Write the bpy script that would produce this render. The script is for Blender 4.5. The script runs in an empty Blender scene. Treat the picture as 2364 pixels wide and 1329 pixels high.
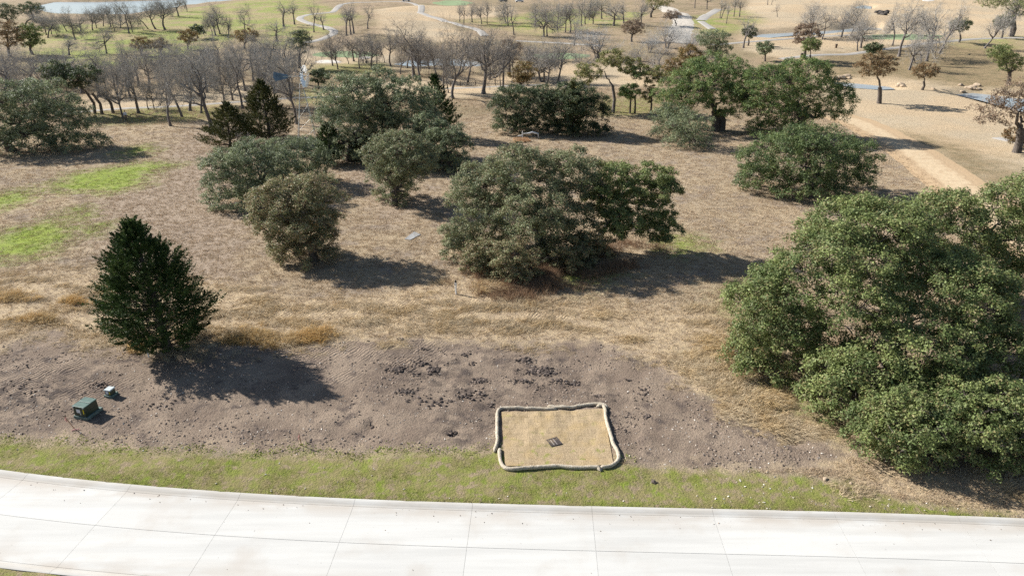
import bpy, bmesh, math, random
import numpy as np
from mathutils import Vector, Matrix

# ------------------------------------------------------------------ camera, sky, sun, exposure
scene = bpy.context.scene
CAM_H, PITCH, FPX, PW, PH = 24.65, math.radians(24.5), 1640.0, 2364.0, 1329.0
cam_d = bpy.data.cameras.new("camera")
cam_d.sensor_width = 36.0
cam_d.lens = FPX / PW * 36.0
cam_d.clip_start, cam_d.clip_end = 0.5, 3000.0
cam = bpy.data.objects.new("camera", cam_d)
scene.collection.objects.link(cam)
cam.location = (0, 0, CAM_H)
cam.rotation_euler = (math.pi / 2 - PITCH, 0, 0)
scene.camera = cam

SUN_EL, SHADOW_AZ = math.radians(33.0), math.radians(-24.5)     # shadows fall to the right and towards the camera
sun_to = Vector((math.cos(SHADOW_AZ) * math.cos(SUN_EL), math.sin(SHADOW_AZ) * math.cos(SUN_EL), -math.sin(SUN_EL)))
world = bpy.data.worlds.new("World")
scene.world = world
world.use_nodes = True
wn = world.node_tree
wn.nodes.clear()
sky = wn.nodes.new("ShaderNodeTexSky")
sky.sky_type = 'NISHITA'
sky.sun_disc = False
sky.sun_elevation = SUN_EL
sky.sun_rotation = math.atan2(-sun_to.x, -sun_to.y)
sky.air_density, sky.dust_density, sky.ozone_density = 1.0, 0.6, 1.0
bg = wn.nodes.new("ShaderNodeBackground")
bg.inputs[1].default_value = 0.062
wo = wn.nodes.new("ShaderNodeOutputWorld")
wn.links.new(sky.outputs[0], bg.inputs[0])
wn.links.new(bg.outputs[0], wo.inputs[0])
sun_d = bpy.data.lights.new("sun", 'SUN')
sun_d.energy, sun_d.angle, sun_d.color = 5.0, math.radians(0.5), (1.0, 0.965, 0.91)
sun = bpy.data.objects.new("sun", sun_d)
scene.collection.objects.link(sun)
sun.rotation_euler = sun_to.to_track_quat('-Z', 'Y').to_euler()
sun.location = (-60, 30, 60)
scene.view_settings.view_transform = 'Standard'
scene.view_settings.look = 'None'
scene.view_settings.gamma = 1.0
scene.view_settings.use_curve_mapping = False
scene.view_settings.exposure = 0.90
scene.render.engine = 'CYCLES'
scene.cycles.use_denoising = False
scene.cycles.max_bounces = 5
scene.cycles.diffuse_bounces = 3
scene.cycles.glossy_bounces = 2
scene.cycles.transparent_max_bounces = 8
scene.render.use_persistent_data = False

# ------------------------------------------------------------------ helpers
COL = scene.collection
RNG = np.random.default_rng(7)
random.seed(7)

def tag(o, label=None, cat=None, group=None, kind=None):
    if label: o['label'] = label
    if cat: o['category'] = cat
    if group: o['group'] = group
    if kind: o['kind'] = kind
    return o

def empty(name, loc=(0, 0, 0), rz=0.0):
    o = bpy.data.objects.new(name, None)
    o.empty_display_size = 0.3
    COL.objects.link(o)
    o.location = loc
    o.rotation_euler = (0, 0, rz)
    return o

def link(name, me, mat=None, parent=None, loc=None, rot=None):
    o = bpy.data.objects.new(name, me)
    COL.objects.link(o)
    if mat is not None and len(me.materials) == 0:
        me.materials.append(mat)
    if parent is not None: o.parent = parent
    if loc is not None: o.location = loc
    if rot is not None: o.rotation_euler = rot
    return o

def np_mesh(name, verts, faces, smooth=False):
    """verts (N,3), faces list of int arrays (M,k) - tris or quads"""
    me = bpy.data.meshes.new(name)
    verts = np.asarray(verts, dtype=np.float32)
    faces = [np.asarray(f, dtype=np.int32) for f in (faces if isinstance(faces, list) else [faces]) if len(f)]
    me.vertices.add(len(verts))
    me.vertices.foreach_set('co', verts.ravel())
    if faces:
        loops = np.concatenate([f.ravel() for f in faces])
        sizes = np.concatenate([np.full(len(f), f.shape[1], dtype=np.int32) for f in faces])
        starts = np.concatenate([[0], np.cumsum(sizes)[:-1]]).astype(np.int32)
        me.loops.add(len(loops))
        me.loops.foreach_set('vertex_index', loops)
        me.polygons.add(len(sizes))
        me.polygons.foreach_set('loop_start', starts)
        me.polygons.foreach_set('loop_total', sizes)
        me.polygons.foreach_set('use_smooth', np.full(len(sizes), bool(smooth)))
    me.update(calc_edges=True)
    return me

def fattr(me, name, vals, dom='POINT'):
    a = me.attributes.new(name, 'FLOAT', dom)
    a.data.foreach_set('value', np.asarray(vals, dtype=np.float32))

class Acc:
    """collects geometry into one mesh"""
    def __init__(s): s.v = []; s.q = []; s.t = []; s.n = 0
    def add(s, v, q=None, t=None):
        v = np.asarray(v, dtype=np.float32).reshape(-1, 3)
        if q is not None and len(q): s.q.append(np.asarray(q, dtype=np.int32) + s.n)
        if t is not None and len(t): s.t.append(np.asarray(t, dtype=np.int32) + s.n)
        s.v.append(v); s.n += len(v)
    def tube(s, pts, rad, sides=6, cap=True):
        pts = np.asarray(pts, dtype=float); k = len(pts)
        rad = np.broadcast_to(np.asarray(rad, dtype=float), (k,))
        tan = np.gradient(pts, axis=0)
        tan /= np.linalg.norm(tan, axis=1, keepdims=True) + 1e-9
        up = np.array([0, 0, 1.0]) if abs(tan[0][2]) < 0.9 else np.array([1.0, 0, 0])
        a = np.cross(tan, up); a /= np.linalg.norm(a, axis=1, keepdims=True) + 1e-9
        b = np.cross(tan, a)
        th = np.arange(sides) * 2 * np.pi / sides
        ring = a[:, None, :] * np.cos(th)[None, :, None] + b[:, None, :] * np.sin(th)[None, :, None]
        v = pts[:, None, :] + ring * rad[:, None, None]
        i = np.arange(k - 1)[:, None] * sides; j = np.arange(sides)[None, :]; j2 = (j + 1) % sides
        q = np.stack([i + j, i + j2, i + sides + j2, i + sides + j], -1).reshape(-1, 4)
        vv = v.reshape(-1, 3); t = None
        if cap:
            vv = np.vstack([vv, pts[0], pts[-1]]); n0 = k * sides
            jj = np.arange(sides); j3 = (jj + 1) % sides
            t = np.vstack([np.stack([np.full(sides, n0), j3, jj], -1),
                           np.stack([np.full(sides, n0 + 1), (k - 1) * sides + jj, (k - 1) * sides + j3], -1)])
        s.add(vv, q, t)
    def box(s, c, size, rz=0.0, top=1.0):
        hx, hy, hz = [d / 2 for d in size]
        v = np.array([[sx * hx * (top if sz > 0 else 1), sy * hy * (top if sz > 0 else 1), sz * hz] for sz in (-1, 1) for sx, sy in ((-1, -1), (1, -1), (1, 1), (-1, 1))])
        cr, sr = math.cos(rz), math.sin(rz)
        v = np.stack([v[:, 0] * cr - v[:, 1] * sr, v[:, 0] * sr + v[:, 1] * cr, v[:, 2]], -1) + np.asarray(c)
        s.add(v, [[0, 3, 2, 1], [4, 5, 6, 7], [0, 1, 5, 4], [1, 2, 6, 5], [2, 3, 7, 6], [3, 0, 4, 7]])
    def mesh(s, name, smooth=False):
        fs = []
        if s.q: fs.append(np.concatenate(s.q))
        if s.t: fs.append(np.concatenate(s.t))
        return np_mesh(name, np.concatenate(s.v), fs, smooth)
    def build(s, name, mat, parent=None, loc=None, smooth=False, bevel=0.0):
        o = link(name, s.mesh(name, smooth), mat, parent, loc)
        if bevel:
            m = o.modifiers.new('bevel', 'BEVEL'); m.width = bevel; m.segments = 2; m.limit_method = 'ANGLE'
        return o

# smooth value noise (numpy)
_lat = np.random.default_rng(3).random((256, 256))
def vnoise(x, y):
    xi, yi = np.floor(x).astype(int), np.floor(y).astype(int)
    fx, fy = x - xi, y - yi
    fx, fy = fx * fx * (3 - 2 * fx), fy * fy * (3 - 2 * fy)
    g = lambda a, b: _lat[a % 256, b % 256]
    return (g(xi, yi) * (1 - fx) + g(xi + 1, yi) * fx) * (1 - fy) + (g(xi, yi + 1) * (1 - fx) + g(xi + 1, yi + 1) * fx) * fy
def fbm(x, y, o=3):
    s = 0; a = 0.5; n = 0
    for k in range(o):
        s = s + a * vnoise(x * 2 ** k + 17.3 * k, y * 2 ** k + 5.1 * k); n += a; a *= 0.5
    return s / n
def sstep(a, b, x):
    t = np.clip((x - a) / (b - a), 0, 1)
    return t * t * (3 - 2 * t)

# ------------------------------------------------------------------ terrain
def terrain0(x, y):
    x = np.asarray(x, dtype=float); y = np.asarray(y, dtype=float)
    z = 6.0 * sstep(135, 330, y)
    far = sstep(110, 180, y)
    z = z + far * ((fbm(x / 34 + 3, y / 30 + 9, 2) - 0.5) * 2.6)
    mid = sstep(32, 60, y) * (1 - 0.5 * far)
    z = z + mid * (fbm(x / 14 + 40, y / 14 + 2, 2) - 0.5) * 0.7
    # ridged mounds of the fairway in the top middle
    m = np.exp(-((x + 42) / 24) ** 2) * sstep(245, 262, y) * (1 - sstep(345, 375, y))
    z = z + m * (np.abs(np.sin(y / 8.2 + 0.02 * x)) * 1.3)
    return z

def ray(px, py):
    x = (px - PW / 2) / FPX; u = -(py - PH / 2) / FPX
    c, s = math.cos(PITCH), math.sin(PITCH)
    return x, c + u * s, -s + u * c
def ground_at(px, py, f=None):
    """the world point on the terrain seen at photograph position (px, py)"""
    f = f or terrain0
    dx, dy, dz = ray(px, py)
    if dz > -0.012: dz = -0.012
    t = CAM_H / -dz
    for _ in range(14):
        h = float(f(dx * t, dy * t))
        tn = (CAM_H - h) / -dz
        t = 0.5 * t + 0.5 * tn
    return np.array([dx * t, dy * t, float(f(dx * t, dy * t))])
def at_depth(px, py, Y):
    dx, dy, dz = ray(px, py)
    t = Y / dy
    return np.array([dx * t, Y, CAM_H + dz * t])
def to_px(p):
    c, s = math.cos(PITCH), math.sin(PITCH)
    dz = p[2] - CAM_H
    d = p[1] * c - dz * s; u = p[1] * s + dz * c
    return PW / 2 + FPX * p[0] / d, PH / 2 - FPX * u / d
def ppm(p):
    """photograph pixels per metre at a world point"""
    return FPX / (p[1] * math.cos(PITCH) - (p[2] - CAM_H) * math.sin(PITCH))
def poly_w(pts):
    return np.array([ground_at(a, b)[:2] for a, b in pts])
def sdf(poly, x, y):
    """signed distance, positive inside"""
    x = np.asarray(x, dtype=float); y = np.asarray(y, dtype=float)
    d = np.full(x.shape, 1e9); ins = np.zeros(x.shape, dtype=bool)
    n = len(poly)
    for i in range(n):
        ax, ay = poly[i]; bx, by = poly[(i + 1) % n]
        ex, ey = bx - ax, by - ay
        t = np.clip(((x - ax) * ex + (y - ay) * ey) / (ex * ex + ey * ey + 1e-12), 0, 1)
        d = np.minimum(d, np.hypot(x - ax - t * ex, y - ay - t * ey))
        c = ((ay > y) != (by > y)) & (x < (bx - ax) * (y - ay) / (by - ay + 1e-12) + ax)
        ins ^= c
    return np.where(ins, d, -d)

# outlines, given where they lie in the photograph and laid onto the terrain
ZONES = {k: [poly_w(p) for p in v] for k, v in {
 'dirt': [[(-500, 860), (0, 802), (60, 778), (130, 757), (200, 792), (330, 815), (450, 806), (540, 800), (700, 802), (850, 786), (1100, 792), (1380, 792),
           (1450, 818), (1540, 842), (1600, 900), (1680, 950), (1780, 985), (1880, 1010), (1960, 1050), (1890, 1072), (1700, 1080), (1500, 1082), (1440, 1055),
           (1300, 1040), (1130, 1032), (900, 1046), (600, 1044), (430, 1038), (200, 1022), (0, 1008), (-500, 985)]],
 'verge': [[(-600, 975), (0, 1018), (200, 1036), (430, 1052), (600, 1056), (900, 1054), (1130, 1046), (1300, 1062), (1440, 1078), (1600, 1092), (1780, 1098), (1960, 1115), (2080, 1160), (2300, 1186),
            (2600, 1230), (2600, 1320), (1182, 1290), (0, 1200), (-600, 1080)], [(-300, 1290), (0, 1300), (160, 1331), (420, 1420), (-300, 1420)]],
 'straw': [[(-500, 640), (0, 640), (200, 625), (330, 640), (520, 655), (700, 690), (860, 690), (1010, 650), (1090, 640), (1220, 690), (1500, 722), (1690, 690), (1740, 800), (1850, 930), (1960, 1010), (2060, 1120), (1960, 1120),
            (1880, 1040), (1780, 1000), (1680, 955), (1590, 900), (1530, 845), (1440, 815), (1380, 797), (1100, 797), (850, 792), (700, 806), (540, 806), (330, 820), (200, 800), (130, 764), (60, 782), (0, 806), (-500, 870)],
           [(1870, 1010), (2000, 1050), (2200, 1110), (2420, 1150), (2420, 1195), (2200, 1182), (2060, 1160), (1960, 1120), (1890, 1060)]],
 'lime': [[(118, 430), (170, 402), (260, 386), (350, 374), (412, 379), (345, 400), (332, 428), (250, 446), (200, 442), (140, 444)],
          [(-160, 480), (0, 450), (60, 436), (72, 462), (0, 484), (-160, 520)],
          [(-200, 640), (0, 540), (60, 525), (130, 508), (168, 530), (160, 552), (115, 582), (60, 602), (0, 600)],
          [(152, 488), (190, 480), (200, 500), (165, 510)], [(200, 528), (246, 516), (236, 534), (210, 540)], [(270, 352), (330, 336), (350, 348), (300, 362)],
          [(1240, 640), (1330, 625), (1420, 640), (1340, 660)], [(1540, 560), (1600, 552), (1620, 575), (1560, 585)]],
 'pink': [[(120, 500), (250, 446), (340, 430), (400, 352), (440, 300), (560, 300), (700, 330), (520, 420), (560, 560), (560, 690), (430, 690), (300, 610), (190, 570)],
          [(760, 330), (840, 330), (1010, 470), (900, 520), (800, 420)]],
 'hill': [[(60, 170), (80, 60), (280, 56), (450, 18), (760, -20), (700, 30), (660, 60), (690, 90), (660, 112), (560, 92), (430, 132), (300, 150)],
          [(1060, 48), (1180, 40), (1300, 20), (1500, 30), (1430, 62), (1300, 70), (1250, 82), (1130, 62)], [(590, 30), (720, 8), (830, 40), (720, 90), (640, 110)],
          [(1560, 55), (1700, 20), (1760, 50), (1700, 75), (1600, 78)], [(2180, 98), (2364, 85), (2364, 110), (2250, 112)]],
 'mid': [[(1640, 840), (1720, 815), (1800, 860), (1870, 930), (1910, 990), (1840, 985), (1760, 930), (1690, 900)], [(1640, 700), (1720, 640), (1760, 660), (1690, 740)], [(210, 262), (330, 248), (520, 244), (560, 258), (470, 276), (330, 288), (230, 290)], [(720, 150), (900, 146), (900, 165), (720, 178)], [(1370, 230), (1520, 225), (1530, 262), (1390, 268)],
         [(690, 205), (740, 205), (740, 240), (690, 240)]],
 'fair': [[(180, 222), (380, 200), (660, 192), (660, 240), (430, 246), (210, 256)], [(700, 200), (1240, 168), (1240, 214), (1060, 226), (720, 232)],
          [(865, 24), (960, 20), (1010, 48), (1100, 92), (1010, 98), (880, 80)], [(965, 10), (1060, 16), (1190, 18), (1180, 36), (1060, 46), (985, 36)],
          [(1240, 150), (1500, 150), (1520, 200), (1250, 205)], [(640, 118), (900, 108), (920, 150), (700, 162)],
          [(1720, 118), (1700, 60), (1740, -20), (2420, -20), (2500, 460), (2250, 420), (1985, 282), (1900, 220), (1880, 150)]],
 'rough': [[(1880, 125), (2060, 108), (2364, 100), (2420, 200), (2250, 205), (2060, 178), (1900, 178)], [(2060, 300), (2200, 330), (2364, 400), (2364, 440), (2240, 420)]],
}.items()}
def zone(name, x, y, soft):
    r = None
    for p in ZONES[name]:
        d = np.clip(sdf(p, x, y) / soft * 0.5 + 0.5, 0, 1)
        r = d if r is None else np.maximum(r, d)
    return r

# still water: carved basins (outline in the photograph, surface level below the bank)
WATER = [('lake', [(70, 12), (130, 2), (230, -2), (480, -8), (560, -8), (450, 8), (390, 18), (300, 30), (200, 32), (120, 26)]),
         ('pond', [(915, 144), (960, 130), (1040, 122), (1110, 128), (1130, 144), (1090, 150), (1020, 147), (950, 150)]),
         ('stream', [(1738, 82), (1764, 72), (1840, 67), (1930, 62), (1985, 52), (2015, 50), (2036, 58), (2030, 66), (1960, 70), (1850, 78), (1770, 84)]),
         ('creek', [(1924, 184), (1950, 184), (2000, 190), (2050, 196), (2064, 202), (2030, 203), (1970, 198)]),
         ('creek', [(2212, 212), (2250, 208), (2300, 214), (2400, 228), (2400, 262), (2330, 245), (2262, 226)]),
         ('creek', [(1974, 14), (1995, 8), (2012, 12), (2010, 19), (1985, 20)])]
WPOLY = [poly_w(p) for _, p in WATER]
WLEVEL = [float(np.min([terrain0(*q) for q in p])) - 0.35 for p in WPOLY]
def terrain(x, y):
    x = np.asarray(x, dtype=float); y = np.asarray(y, dtype=float)
    z = terrain0(x, y)
    for p, lv in zip(WPOLY, WLEVEL):
        lo, hi = p.min(0) - 10, p.max(0) + 10
        m = (x > lo[0]) & (x < hi[0]) & (y > lo[1]) & (y < hi[1])
        if not np.any(m): continue
        if z.ndim == 0:
            d = sdf(p, x, y)
            w = sstep(-3.5, 1.2, d); z = z * (1 - w) + (lv - 0.5) * w
        else:
            d = sdf(p, x[m], y[m])
            w = sstep(-3.5, 1.2, d); z[m] = z[m] * (1 - w) + (lv - 0.5) * w
    return z
def G(px, py): return ground_at(px, py, terrain)

# ------------------------------------------------------------------ materials
class NT:
    def __init__(s, name):
        s.m = bpy.data.materials.new(name); s.m.use_nodes = True
        s.t = s.m.node_tree; s.t.nodes.clear()
        s.out = s.new('ShaderNodeOutputMaterial')
        s.pos = None
    def new(s, k, **kw):
        n = s.t.nodes.new(k)
        for a, b in kw.items(): setattr(n, a, b)
        return n
    def set(s, sock, v):
        if v is None: return
        if hasattr(v, 'is_linked') or isinstance(v, bpy.types.NodeSocket): s.t.links.new(v, sock)
        else:
            if isinstance(v, (tuple, list)) and len(v) == 3 and len(sock.default_value) == 4: v = (*v, 1)
            sock.default_value = v
    def P(s):
        if s.pos is None: s.pos = s.new('ShaderNodeNewGeometry').outputs['Position']
        return s.pos
    def scaled(s, sc):
        n = s.new('ShaderNodeVectorMath', operation='MULTIPLY'); s.set(n.inputs[0], s.P()); n.inputs[1].default_value = sc
        return n.outputs[0]
    def noise(s, scale, detail=3, rough=0.55, vec=None, dist=0.0, col=False):
        n = s.new('ShaderNodeTexNoise'); s.set(n.inputs['Vector'], vec if vec is not None else s.P())
        n.inputs['Scale'].default_value = scale; n.inputs['Detail'].default_value = detail
        n.inputs['Roughness'].default_value = rough; n.inputs['Distortion'].default_value = dist
        return n.outputs['Color' if col else 'Fac']
    def math(s, op, a, b=None, c=None, clamp=False):
        n = s.new('ShaderNodeMath', operation=op, use_clamp=clamp)
        s.set(n.inputs[0], a); s.set(n.inputs[1], b); s.set(n.inputs[2], c)
        return n.outputs[0]
    def rng(s, v, a, b, lo=0.0, hi=1.0):
        n = s.new('ShaderNodeMapRange', interpolation_type='SMOOTHSTEP'); s.set(n.inputs[0], v)
        for i, q in enumerate((a, b, lo, hi)): n.inputs[i + 1].default_value = q
        return n.outputs[0]
    def mix(s, f, a, b, mode='MIX'):
        n = s.new('ShaderNodeMix', data_type='RGBA', blend_type=mode); s.set(n.inputs[0], f); s.set(n.inputs[6], a); s.set(n.inputs[7], b)
        return n.outputs[2]
    def attr(s, name, kind='GEOMETRY'):
        return s.new('ShaderNodeAttribute', attribute_name=name, attribute_type=kind).outputs['Fac']
    def bump(s, h, strength=0.5, dist=0.05):
        n = s.new('ShaderNodeBump'); n.inputs['Strength'].default_value = strength; n.inputs['Distance'].default_value = dist
        s.set(n.inputs['Height'], h); return n.outputs[0]
    def bsdf(s, col, rough=0.8, spec=0.3, normal=None, metal=0.0):
        n = s.new('ShaderNodeBsdfPrincipled'); s.set(n.inputs['Base Color'], col); s.set(n.inputs['Roughness'], rough)
        s.set(n.inputs['Specular IOR Level'], spec); s.set(n.inputs['Metallic'], metal)
        if normal is not None: s.set(n.inputs['Normal'], normal)
        return n.outputs[0]
    def done(s, sh):
        s.set(s.out.inputs[0], sh); return s.m

def plain(name, col, rough=0.7, spec=0.3, metal=0.0, var=0.25, scale=6.0, bumpk=0.0):
    t = NT(name)
    n = t.noise(scale, 4)
    c2 = tuple(min(1, c * (1 + var)) for c in col); c1 = tuple(c * (1 - var) for c in col)
    c = t.mix(t.rng(n, 0.3, 0.7), c1, c2)
    nm = t.bump(t.noise(scale * 6, 3), bumpk, 0.02) if bumpk else None
    return t.done(t.bsdf(c, rough, spec, nm, metal))

def leaf_mat(name, a, b, c, tan, tanfrac, trans=0.30, rough=0.6, spec=0.3, lime=0.0):
    """a,b,c greens mixed by clump and leaf; a share tanfrac of the leaves has turned tan"""
    t = NT(name)
    r = t.new('ShaderNodeNewGeometry').outputs['Random Per Island']
    big = t.noise(0.55, 2)
    col = t.mix(t.rng(big, 0.40, 0.60), tuple(k * 0.86 for k in a), tuple(k * 1.08 for k in b))
    col = t.mix(t.rng(t.noise(2.2, 2), 0.45, 0.7), col, c)
    tn = t.math('ADD', r, t.math('MULTIPLY', t.math('SUBTRACT', t.noise(0.9, 3), 0.5), 1.1))
    col = t.mix(t.rng(tn, 1 - tanfrac - 0.06, 1 - tanfrac + 0.06), col, tan)
    v = t.math('MULTIPLY_ADD', t.math('FRACT', t.math('MULTIPLY', r, 13.7)), 0.55, 0.70)
    col = t.mix(1.0, col, t.new('ShaderNodeCombineColor').outputs[0], 'MULTIPLY') if False else col
    hv = t.new('ShaderNodeHueSaturation'); t.set(hv.inputs['Color'], col); t.set(hv.inputs['Value'], v)
    col = hv.outputs[0]
    p = t.bsdf(col, rough, spec)
    tr = t.new('ShaderNodeBsdfTranslucent'); t.set(tr.inputs[0], col)
    mx = t.new('ShaderNodeMixShader'); mx.inputs[0].default_value = trans
    t.set(mx.inputs[1], p); t.set(mx.inputs[2], tr.outputs[0])
    return t.done(mx.outputs[0])

M = {}
def _bark(name, a, b, sc=3.0):
    t = NT(name)
    v = t.scaled((sc * 3, sc * 3, sc * 0.6))
    n = t.noise(1.0, 4, 0.6, v)
    return t.done(t.bsdf(t.mix(t.rng(n, 0.3, 0.7), a, b), 0.9, 0.15, t.bump(n, 0.6, 0.05)))
M['bark'] = _bark('oak_bark', (0.055, 0.045, 0.038), (0.17, 0.145, 0.125))
M['bark_pale'] = _bark('pale_bark', (0.085, 0.075, 0.07), (0.22, 0.195, 0.18))
M['twig'] = _bark('twig_bark', (0.265, 0.247, 0.222), (0.42, 0.396, 0.362), 1.0)
M['twig_dark'] = _bark('dark_twig_bark', (0.21, 0.19, 0.168), (0.35, 0.322, 0.29), 1.0)
M['twig_pale'] = _bark('silver_twig_bark', (0.33, 0.33, 0.325), (0.48, 0.48, 0.47), 1.0)
TAN = (0.32, 0.25, 0.11)
M['live'] = leaf_mat('live_oak_leaves', (0.149, 0.204, 0.066), (0.248, 0.292, 0.101), (0.187, 0.220, 0.097), (0.255, 0.225, 0.10), 0.16)
M['live_green'] = leaf_mat('deep_green_oak_leaves', (0.104, 0.155, 0.055), (0.175, 0.227, 0.078), (0.125, 0.172, 0.085), (0.21, 0.19, 0.085), 0.07)
M['live_grey'] = leaf_mat('grey_live_oak_leaves', (0.161, 0.201, 0.108), (0.257, 0.295, 0.157), (0.201, 0.229, 0.138), (0.24, 0.215, 0.125), 0.08)
M['live_tan'] = leaf_mat('tan_tipped_oak_leaves', (0.192, 0.220, 0.105), (0.275, 0.284, 0.141), (0.224, 0.241, 0.123), (0.335, 0.255, 0.15), 0.44)
M['live_dark'] = leaf_mat('dark_oak_leaves', (0.066, 0.096, 0.042), (0.116, 0.143, 0.064), (0.084, 0.112, 0.060), (0.17, 0.155, 0.07), 0.06)
M['live_bright'] = leaf_mat('bright_oak_leaves', (0.111, 0.175, 0.055), (0.196, 0.265, 0.085), (0.148, 0.204, 0.078), (0.27, 0.245, 0.08), 0.10)
M['yellow_oak'] = leaf_mat('yellow_green_oak_leaves', (0.220, 0.235, 0.085), (0.290, 0.285, 0.108), (0.175, 0.205, 0.092), (0.31, 0.245, 0.105), 0.25)
M['live_sage'] = leaf_mat('sage_oak_leaves', (0.178, 0.216, 0.110), (0.267, 0.293, 0.149), (0.207, 0.230, 0.132), (0.26, 0.215, 0.12), 0.26)
M['juniper'] = leaf_mat('juniper_leaves', (0.034, 0.064, 0.018), (0.062, 0.100, 0.026), (0.045, 0.078, 0.024), (0.11, 0.15, 0.04), 0.18, 0.12, 0.6, 0.2)
M['juniper_olive'] = leaf_mat('olive_juniper_leaves', (0.061, 0.075, 0.024), (0.105, 0.110, 0.035), (0.073, 0.088, 0.031), (0.12, 0.10, 0.03), 0.2, 0.12, 0.6, 0.2)
M['rust'] = leaf_mat('rust_leaves', (0.24, 0.145, 0.07), (0.29, 0.185, 0.09), (0.20, 0.145, 0.085), (0.22, 0.19, 0.11), 0.3)
M['amber'] = leaf_mat('amber_leaves', (0.27, 0.165, 0.06), (0.32, 0.20, 0.075), (0.22, 0.165, 0.07), (0.20, 0.19, 0.08), 0.3)
M['faded'] = leaf_mat('faded_brown_leaves', (0.24, 0.16, 0.10), (0.30, 0.21, 0.14), (0.22, 0.17, 0.13), (0.3, 0.24, 0.18), 0.3)

def ground_material():
    t = NT('ground_soil_and_grass')
    fine = t.noise(9.0, 4, 0.65); med = t.noise(1.3, 4, 0.6); big = t.noise(0.16, 3, 0.55); speck = t.noise(34.0, 2, 0.6)
    streak = t.noise(1.0, 3, 0.6, t.scaled((0.9, 3.4, 1.0)))
    def mask(name, k=0.7, sharp=0.22, n=None):
        a = t.attr(name)
        q = t.math('ADD', a, t.math('MULTIPLY', t.math('SUBTRACT', n if n is not None else med, 0.5), k))
        return t.rng(q, 0.5 - sharp, 0.5 + sharp)
    # dry pasture
    c = t.mix(t.rng(big, 0.35, 0.65), (0.40, 0.312, 0.205), (0.32, 0.25, 0.172))
    c = t.mix(t.rng(streak, 0.4, 0.75), c, (0.45, 0.355, 0.235))
    c = t.mix(t.math('MULTIPLY', t.rng(fine, 0.5, 0.75), 0.7), c, (0.23, 0.175, 0.12))
    gm = t.noise(0.33, 5, 0.65)
    c = t.mix(t.math('MULTIPLY', t.rng(gm, 0.46, 0.66), 0.85), c, (0.25, 0.20, 0.158))
    c = t.mix(mask('pink'), c, t.mix(t.rng(fine, 0.3, 0.7), (0.395, 0.308, 0.222), (0.28, 0.218, 0.168)))
    c = t.mix(mask('straw', 0.9), c, t.mix(t.rng(t.noise(2.6, 4, 0.6), 0.3, 0.7), (0.345, 0.265, 0.18), (0.50, 0.385, 0.24)))
    # mown fairways and rough of the golf course
    f = t.mix(t.rng(t.noise(0.05, 3), 0.38, 0.62), (0.49, 0.372, 0.238), (0.45, 0.363, 0.248))
    f = t.mix(t.math('MULTIPLY', t.rng(t.noise(0.5, 4, 0.65, t.scaled((0.5, 1.6, 1))), 0.48, 0.75), 0.5), f, (0.36, 0.275, 0.17))
    far = t.mix(t.rng(t.noise(0.07, 4), 0.38, 0.62), (0.335, 0.252, 0.165), (0.27, 0.215, 0.13))
    far = t.mix(t.rng(t.noise(0.25, 4), 0.5, 0.7), far, (0.19, 0.145, 0.09))
    c = t.mix(t.attr('far'), c, far)
    c = t.mix(mask('fair', 0.5, 0.3, t.noise(0.35, 3)), c, f)
    c = t.mix(mask('rough', 0.8, 0.35, t.noise(0.3, 4)), c, t.mix(t.rng(t.noise(0.8, 4), 0.35, 0.7), (0.29, 0.215, 0.125), (0.19, 0.155, 0.085)))
    hl = t.mix(t.rng(t.noise(0.10, 5, 0.65), 0.40, 0.58), (0.26, 0.285, 0.085), (0.34, 0.27, 0.15))
    hl = t.mix(t.rng(t.noise(0.6, 4), 0.5, 0.75), hl, (0.21, 0.215, 0.08))
    c = t.mix(mask('hill', 0.7, 0.3, t.noise(0.2, 4)), c, hl)
    c = t.mix(t.math('MULTIPLY', mask('mid', 0.8, 0.3, t.noise(0.5, 4)), 0.75), c, t.mix(t.rng(t.noise(1.0, 4), 0.4, 0.65), (0.21, 0.23, 0.06), (0.25, 0.20, 0.105)))
    # fresh green patches
    lm = t.mix(t.rng(t.noise(1.6, 4), 0.35, 0.7), (0.255, 0.315, 0.055), (0.185, 0.225, 0.055))
    c = t.mix(mask('lime', 1.3, 0.3, t.noise(0.8, 6, 0.7)), c, lm)
    # bare graded soil
    d = t.mix(t.rng(t.noise(0.32, 4), 0.35, 0.65), (0.198, 0.150, 0.114), (0.295, 0.228, 0.170))
    d = t.mix(t.rng(t.noise(0.75, 5, 0.65), 0.52, 0.68), d, (0.115, 0.09, 0.076))
    d = t.mix(t.math('MULTIPLY', t.rng(fine, 0.52, 0.72), 0.75), d, (0.10, 0.077, 0.068))
    d = t.mix(t.math('MULTIPLY', t.rng(t.noise(14.0, 3), 0.6, 0.72), 0.7), d, (0.34, 0.27, 0.215))
    dk = t.math('MULTIPLY', t.attr('dark'), t.rng(t.noise(1.3, 5, 0.7), 0.42, 0.6))
    d = t.mix(t.math('MULTIPLY', dk, 0.92), d, (0.075, 0.06, 0.053))
    dm = mask('dirt', 1.1, 0.2, t.noise(0.8, 5, 0.62))
    c = t.mix(dm, c, d)
    # sown verge beside the kerb
    vg = t.mix(t.rng(t.noise(1.1, 5, 0.65), 0.36, 0.62), (0.20, 0.22, 0.052), (0.245, 0.21, 0.095))
    vg = t.mix(t.rng(t.noise(1.7, 5, 0.65), 0.48, 0.66), vg, (0.29, 0.225, 0.145))
    vg = t.mix(t.rng(t.noise(0.9, 4, 0.6, t.scaled((1.4, 0.8, 1))), 0.55, 0.72), vg, (0.20, 0.25, 0.04))
    c = t.mix(mask('verge', 1.0, 0.22, t.noise(0.9, 5, 0.65)), c, vg)
    c = t.mix(t.math('MULTIPLY', t.rng(speck, 0.5, 0.8), 0.3), c, (0.09, 0.07, 0.05))
    tr = t.new('ShaderNodeTexWave', wave_type='BANDS', bands_direction='X')
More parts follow.
